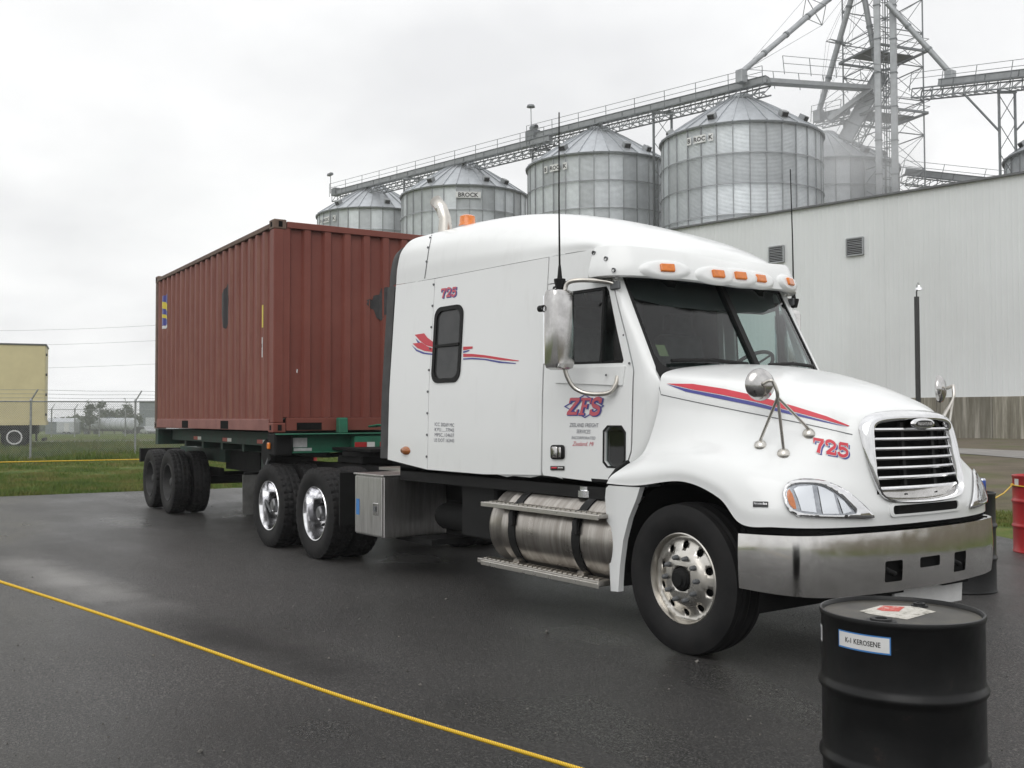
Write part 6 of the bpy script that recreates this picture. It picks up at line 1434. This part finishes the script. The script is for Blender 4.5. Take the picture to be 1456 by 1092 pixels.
for xx, dx in ((XF, -1), (XR, 1)):
    for sg in (-1, 1):
        MB().bb((xx+dx*.004, sg*(hw-.004), .118), (xx+dx*.13, sg*(hw-.13), HCN-.118)).build('corner_post', CONT if dx < 0 else CONTE, CT, bevel=.01, seg=2)
        for zc_ in (0, HCN-.118):
            cc = MB().bb((xx, sg*hw, zc_), (xx+dx*.178, sg*(hw-.162), zc_+.118)).build('corner_casting', CONT if zc_ < 1 and dx < 0 else CONTE, CT, bevel=.012, seg=2)
            mz = zc_+.059
            MB().bb((xx-dx*.0015, sg*(hw-.06), mz-.035), (xx+dx*.01, sg*(hw-.11), mz+.035)).build('casting_hole', GAP, cc); MB().bb((xx+dx*.06, sg*(hw+.0015), mz-.03), (xx+dx*.12, sg*(hw-.01), mz+.03)).build('casting_hole', GAP, cc)
for sg in (-1, 1):
    MB().bb((XR+.17, sg*(hw-.002), HCN-.095), (XF-.17, sg*(hw-.06), HCN-.035)).build('top_rail', CONTE, CT, bevel=.006)
    br = MB().bb((XR+.17, sg*(hw-.003), .02), (XF-.17, sg*(hw-.05), .165)).build('bottom_rail', CONTF, CT, bevel=.006)
    for xp in (XF-LC/2+1.03, XF-LC/2-1.03): MB().bb((xp-.18, sg*(hw-.001), .03), (xp+.18, sg*(hw-.03), .14)).build('forklift_pocket', GAP, br)
MB().bb((XF-.002, -hw+.17, HCN-.10), (XF-.06, hw-.17, HCN-.02)).build('front_header', CONT, CT, bevel=.006); fs_ = MB().bb((XF-.002, -hw+.17, .02), (XF-.06, hw-.17, .18)).build('front_sill', CONT, CT, bevel=.006)
MB().bb((XF+.0005, -hw+.30, .03), (XF-.03, -hw+.62, .12)).build('sill_tunnel', GAP, fs_)
MB().bb((XR+.002, -hw+.17, HCN-.10), (XR+.06, hw-.17, HCN-.02)).build('rear_header', CONT, CT)
# prints on the corrugated wall
def side_print(name, outs, m, off=.003, holes=(), step=.05):
    V, Fs = flat_tris(outs, holes, None)
    # add the fold lines so the print bends with the sheet
    fx = [x for x in xs_]; xsn = [p[0] for o in outs for p in o]
    polys = []
    for a_, b_ in zip(fx[:-1], fx[1:]):
        if b_ <= min(xsn) or a_ >= max(xsn): continue
        for tri in Fs:
            P = [V[i] for i in tri]
            for lim, sgn in ((a_, 1), (b_, -1)):
                Q = []
                for i in range(len(P)):
                    p_, q_ = P[i], P[(i+1) % len(P)]; dp, dq = sgn*(p_[0]-lim), sgn*(q_[0]-lim)
                    if dp >= 0: Q.append(p_)
                    if (dp > 0 > dq) or (dp < 0 < dq): t = dp/(dp-dq); Q.append((p_[0]+(q_[0]-p_[0])*t, p_[1]+(q_[1]-p_[1])*t))
                P = Q
                if len(P) < 3: break
            if len(P) >= 3: polys.append((P, (a_+b_)/2))
    mb = MB()
    for P, mid in polys:
        # evaluate the sheet just inside the fold so both sides of a fold agree with it
        mb.add([(x, -(hw-.012+side_off(min(max(x, mid-9), mid+9)))-off, z) for x, z in P], [tuple(range(len(P)))])
    return mb.build(name, m, CT, fix=False)
logo_x = XF-5.62
side_print('logo_panel', [[(logo_x, 1.72), (logo_x+.36, 1.72), (logo_x+.36, 2.22), (logo_x, 2.22)]], BLUE)
side_print('logo_sash', [[(logo_x, 2.02), (logo_x+.36, 1.94), (logo_x+.36, 2.06), (logo_x, 2.13)], [(logo_x, 1.86), (logo_x+.36, 1.80), (logo_x+.36, 1.86), (logo_x, 1.92)]], PYELL, .005)
side_print('logo_foot', [[(logo_x, 1.665), (logo_x+.36, 1.665), (logo_x+.36, 1.715), (logo_x, 1.715)]], PWHITE)
blot = [(XF-2.05+.17*math.cos(t)*(1+.2*math.sin(3*t)), 1.72+.27*math.sin(t)*(1+.18*math.cos(4*t+1))) for t in np.linspace(0, 2*math.pi, 22, endpoint=False)]
side_print('black_patch', [blot], pbr('patch_paint', (.03, .028, .03), rough=.6))
side_print('yellow_sticker', [[(XF-.52, 1.30), (XF-.40, 1.30), (XF-.40, 1.58), (XF-.52, 1.58)]], PYELL); side_print('white_sticker', [[(XF-.53, .93), (XF-.42, .93), (XF-.42, 1.18), (XF-.53, 1.18)]], PWHITE)
side_print('sticker_print', [[(XF-.51, 1.05), (XF-.44, 1.05), (XF-.44, 1.10), (XF-.51, 1.10)]], PBLACK, .005)
# vertical container number, worn
zt = 2.23
for ch in 'NYKU 238105 0':
    if ch != ' ':
        V, Fs = text_mesh(ch, .0); h_ = max(v[1] for v in V) or 1
        mb = MB(); mb.add([(XF-.80+v[0]*.13, -(hw-.012+side_off(XF-.76))-.004, zt+v[1]*.13) for v in V], Fs); mb.build('container_number', CONTN, CT, fix=False)
    zt -= .135
# dark repair patch on the front wall beside the sleeper
bl_ = [(0, 0), (.02, .03), (.0, .05), (.05, .07), (.10, .06), (.12, .12), (.2, .14), (.22, .22), (.30, .24), (.34, .18), (.40, .2), (.42, -.06), (.36, -.14), (.26, -.12), (.22, -.20), (.16, -.16), (.12, -.06), (.05, -.04)]
V, Fs = flat_tris([[(x+.0, z+1.62) for x, z in bl_]], (), .03)
MB().add([(XF-.012+front_off(y)+.004, y, z) for y, z in V], Fs).build('dark_repair_patch', pbr('patch_grey', (.028, .028, .030), (.05, .05, .05), 12, .7), CT)
mb = MB(); mb.add([(XF+.003-.012, -.925, .735), (XF+.003-.012, -.912, .72), (XF+.003-.012, -.905, .77), (XF+.003-.012, -.92, .775)], [(0, 1, 2, 3)]); mb.build('paint_chip', PWHITE, CT)
# ================================================================== drums, ropes and the can
def make_drum(c, body, label, group, lid=LID, rot=0):
    root = empty('steel_drum', (c[0], c[1], 0), rot); tag(root, label, 'drum', group); R = .2925; H = .88
    prof = [(R-.01, .004), (R+.004, .0), (R+.007, .012), (R, .026)]
    for zc_ in (.30, .585):
        prof += [(R, zc_-.035), (R+.003, zc_-.022), (R+.012, zc_-.008), (R+.013, zc_), (R+.012, zc_+.008), (R+.003, zc_+.022), (R, zc_+.035)]
    prof += [(R, .85), (R+.004, .858), (R+.007, .87), (R+.004, .879), (R-.003, .880), (R-.008, .874), (R-.010, .862)]
    b = MB().lathe(prof, 72, 'z').build('drum_body', body, root, 40)
    l_ = MB().lathe([(R-.0095, .862), (R-.02, .858), (R-.05, .860), (.12, .862), (0, .862)], 48, 'z').build('drum_lid', lid, root, 40)
    for r_, a, s_ in ((.20, .0, .038), (.20, math.pi, .022)):
        x, y = r_*math.cos(a), r_*math.sin(a); bg_ = MB().lathe([(s_*1.5, .862), (s_*1.4, .868), (s_*1.05, .868), (s_, .876), (s_*.6, .876), (s_*.55, .869), (0, .869)], 18, 'z', (x, y, 0)).build('bung', body, l_, 40)
    return root
R90 = math.atan2((CAM-Vector((0, 0, 0))).y, CAM.x)
def drum_pos(px, py_top, dep): q = at(px, py_top, dep); return (q.x, q.y)
kp = drum_pos(1281, 868, 3.90)
ka = math.atan2(CAM.y-kp[1], CAM.x-kp[0])
kd = make_drum(kp, DRUMB, 'black steel drum with a kerosene label standing in front of the truck bumper', 'steel drums', rot=ka-.35); kd.scale = (1, 1, .94)
def wrap(rr, a, z): return (rr*math.cos(a), rr*math.sin(a), z)
base_a = .35
def drum_label(name, a0, a1, z0, z1, m, parent, off=.0012, n=16, slope=0):
    rows = [[wrap(.2925+off, a0+(a1-a0)*k/n, z+slope*k/n) for k in range(n+1)] for z in (z0, z1)]
    return MB().grid(rows).build(name, m, parent, 180)
# angles: seen from the camera the picture's left is smaller angle -> the label sits left of the middle
A0, A1 = base_a-.83, base_a-.12
lb1 = drum_label('kerosene_label', A0, A1, .758, .825, LBLUE, kd); drum_label('label_paper', A0+.015, A1-.015, .764, .820, SIGNW, lb1, .0020)
V, Fs = text_mesh('K-1 KEROSENE', .015); x0_ = min(v[0] for v in V); x1_ = max(v[0] for v in V)
MB().add([wrap(.2925+.0028, A0+.12+(A1-A0-.24)*(v[0]-x0_)/(x1_-x0_), .7825+v[1]*.028) for v in V], Fs).build('label_lettering', PBLACK, lb1, fix=False)
lb2 = drum_label('side_label', base_a-1.50, base_a-1.30, .745, .81, SIGNW, kd); drum_label('label_print', base_a-1.45, base_a-1.37, .755, .80, PGREY, lb2, .0022)
def lid_poly(name, pts, m, parent, z): return MB().add([(x, y, z) for x, y in pts], [tuple(range(len(pts)))]).build(name, m, parent)
lid_o = [c for c in kd.children if c.name.startswith('drum_lid')][0]
def lid_xy(px, py):
    q = on_z(px, py, .8625*.94); M = (Matrix.Translation((kp[0], kp[1], 0)) @ Matrix.Rotation(ka-.35, 4, 'Z')).inverted(); r = M @ q; return (r.x, r.y)
lid_poly('torn_paper_label', [lid_xy(*p) for p in ((1222, 869), (1252, 861), (1300, 862), (1331, 870), (1318, 873), (1290, 881), (1262, 877), (1236, 873))], TORN, lid_o, .8632)
lid_poly('red_label', [lid_xy(*p) for p in ((1246, 866.5), (1256, 861.5), (1287, 863), (1278, 870), (1254, 869))], TORNR, lid_o, .8638)
bp = drum_pos(1364.5, 700, 9.25); bdr = make_drum(bp, DRUMB, 'black steel drum beyond the bumper with a soda can on it', 'steel drums', rot=1)
rp_ = drum_pos(1479, 670, 11.75); rd = make_drum(rp_, DRUMR, 'bright red steel drum at the rope corner right of the truck', 'steel drums', lid=DRUMR, rot=2.6)
ra_ = math.atan2(CAM.y-rp_[1], CAM.x-rp_[0])-2.6
drum_label('drum_sticker', ra_-1.12, ra_-.86, .76, .84, SIGNW, rd)
r2_ = drum_pos(430, 637, 20.6); b2_ = drum_pos(421, 637, 19.9)
make_drum(r2_, DRUMR, 'red steel drum glimpsed between the container chassis and the drive wheels', 'steel drums', lid=DRUMR, rot=.6); make_drum(b2_, DRUMB, 'black steel drum beside the red one behind the trailer', 'steel drums', rot=.2)
# soda can
cq = at(1396.5, 698, 9.2); cn = empty('soda_can', (cq.x, cq.y, .88)); tag(cn, 'blue soda can standing on the black drum beyond the bumper', 'can')
MB().lathe([(.024, 0), (.029, .004), (.033, .014), (.033, .104), (.027, .116), (.0265, .121), (.024, .121), (.023, .116), (0, .116)], 24, 'z').build('can_body', BLUECAN, cn, 40)
ca = math.atan2(CAM.y-cq.y, CAM.x-cq.x)
def can_patch(nm, a0, a1, f0, f1, m, off):
    rows = [[(( .033+off)*math.cos(ca+a0+(a1-a0)*k/10), (.033+off)*math.sin(ca+a0+(a1-a0)*k/10), (f0 if j == 0 else f1)(k/10)) for k in range(11)] for j in (0, 1)]; MB().grid(rows).build(nm, m, cn, 180)
can_patch('white_roundel', -.75, .35, lambda t: .060-.030*math.sqrt(max(0, 1-(2*t-1)**2)), lambda t: .060+.030*math.sqrt(max(0, 1-(2*t-1)**2)), CANW, .0006)
can_patch('red_half', -.72, .32, lambda t: .063, lambda t: .063+.024*math.sqrt(max(0, 1-(2*t-1)**2)), CANRED, .0012); can_patch('blue_half', -.72, .32, lambda t: .056-.024*math.sqrt(max(0, 1-(2*t-1)**2)), lambda t: .056, BLUECAN, .0012)
MB().lathe([(.0335, .103), (.027, .1165), (.0268, .1215), (.0245, .1215)], 20, 'z').build('can_top', RIMCH, cn, 40)
# ropes
def rope(pts, r, label, sag=.0, n=14):
    mb = MB(); P = []
    for a, b in zip(pts[:-1], pts[1:]):
        a = Vector(a); b = Vector(b)
        for k in range(n): t = k/n; P.append(a.lerp(b, t)-Vector((0, 0, sag*4*t*(1-t)*(b-a).length/10)))
    P.append(Vector(pts[-1])); mb.tube(P, r, 7); return tag(mb.build('rope', ROPE, None, 60), label, 'rope', 'yellow ropes round the yard')
a_ = at(0, 827, 4.45); b_ = at(820, 1092, 3.05)
rp0 = cr_spline([at(-300, 733, 5.25), a_, at(219, 898.5, 3.96), at(500, 995, 3.48), b_, at(1150, 1192, 2.72)], 10)
mb = MB(); mb.tube(rp0, .0066, 7); tag(mb.build('rope', ROPE, None, 60), 'taut yellow rope stretched over the wet tarmac in the foreground', 'rope', 'yellow ropes round the yard')
ring = [(rp_[0]+.303*math.cos(t), rp_[1]+.303*math.sin(t), .765-.012*math.sin(t)) for t in np.linspace(0, 2*math.pi, 26)]
bt = at(1411.5, 697, 9.15)
v1 = Vector((bt.x, bt.y, .815)); v2 = Vector(ring[0])
ang = ra_+2.6-1.25; v2 = Vector((rp_[0]+.305*math.cos(ang), rp_[1]+.305*math.sin(ang), .765))
ringp = [Vector((rp_[0]+.303*math.cos(ang+t), rp_[1]+.303*math.sin(ang+t), .765-.02*math.sin(t*.5))) for t in np.linspace(0, 2*math.pi, 30)]
mb = MB(); mb.tube([v1, v1.lerp(v2, .5)-Vector((0, 0, .02)), v2]+ringp, .0075, 7); tag(mb.build('rope', ROPE, None, 60), 'yellow rope tied from the black drum round the red drum', 'rope', 'yellow ropes round the yard')
mb = MB(); kn = v2; mb.lathe([(0, -.02), (.018, -.012), (.022, 0), (.018, .012), (0, .02)], 10, 'z', kn); mb.build('rope_knot', ROPE, [o for o in bpy.data.objects if o.name.startswith('rope') and 'label' in o and 'red drum' in o['label']][0], 60)
qa = at(-40, 658, 19); qb = at(200, 653.2, 19.8); qc = Vector((b2_[0], b2_[1], .80)); qd = at(520, 648, 21); qe = at(700, 652, 20.5)
qc2 = Vector((r2_[0]+.2, r2_[1]+.2, .82))
rope([qa+(qa-qb)*.4, qa, qb, qc, qc2, qd, qe], .011, 'yellow rope running along the grass edge behind the trailer', .0)
# ================================================================== damp air
hz = MB().bb((-1, -1, -1), (1, 1, 1)); lo3 = Vector((-330, -130, -3.6)); hi3 = Vector((120, 330, 70))
hzm = bpy.data.materials.new('haze_air'); hzm.use_nodes = True; hn = hzm.node_tree; hn.nodes.clear()
ho = hn.nodes.new('ShaderNodeOutputMaterial'); hv = hn.nodes.new('ShaderNodeVolumePrincipled'); hv.inputs['Color'].default_value = (.985, .99, .995, 1); hv.inputs['Density'].default_value = .0007; hv.inputs['Anisotropy'].default_value = .2
hn.links.new(hv.outputs[0], ho.inputs['Volume'])
hb = MB(); hb.bb(lo3, hi3); tag(hb.build('haze', hzm, None), 'pale damp haze filling the air over the yard', 'haze', kind='stuff')

# dust blowing off the bin beside the elevator: a soft cloud, thicker at its heart
dm = bpy.data.materials.new('dust_air'); dm.use_nodes = True; n = dm.node_tree; n.nodes.clear(); do_ = n.nodes.new('ShaderNodeOutputMaterial'); dv_ = n.nodes.new('ShaderNodeVolumePrincipled')
dv_.inputs['Color'].default_value = (.96, .965, .97, 1); v = coords(n); ln_ = nd(n, 'ShaderNodeVectorMath', operation='LENGTH'); L(n, v, ln_.inputs[0])
ad_ = nd(n, 'ShaderNodeMath', operation='ADD'); L(n, ln_.outputs['Value'], ad_.inputs[0]); L(n, maprange(n, noise(n, v, 2.2, 3), .3, .7, -.3, .3), ad_.inputs[1])
L(n, maprange(n, ad_.outputs[0], .15, .95, .085, 0), dv_.inputs['Density']); L(n, dv_.outputs[0], do_.inputs['Volume'])
dc = at(1188, 222, 86); db_ = MB().lathe([(0, -1), (.38, -.92), (.71, -.71), (.92, -.38), (1, 0), (.92, .38), (.71, .71), (.38, .92), (0, 1)], 24, 'z').build('dust_cloud', dm, None, 180)
db_.location = dc; db_.scale = (8.5, 8.5, 6.0); tag(db_, 'pale dust drifting between the largest bin and the elevator tower', 'dust', kind='stuff')
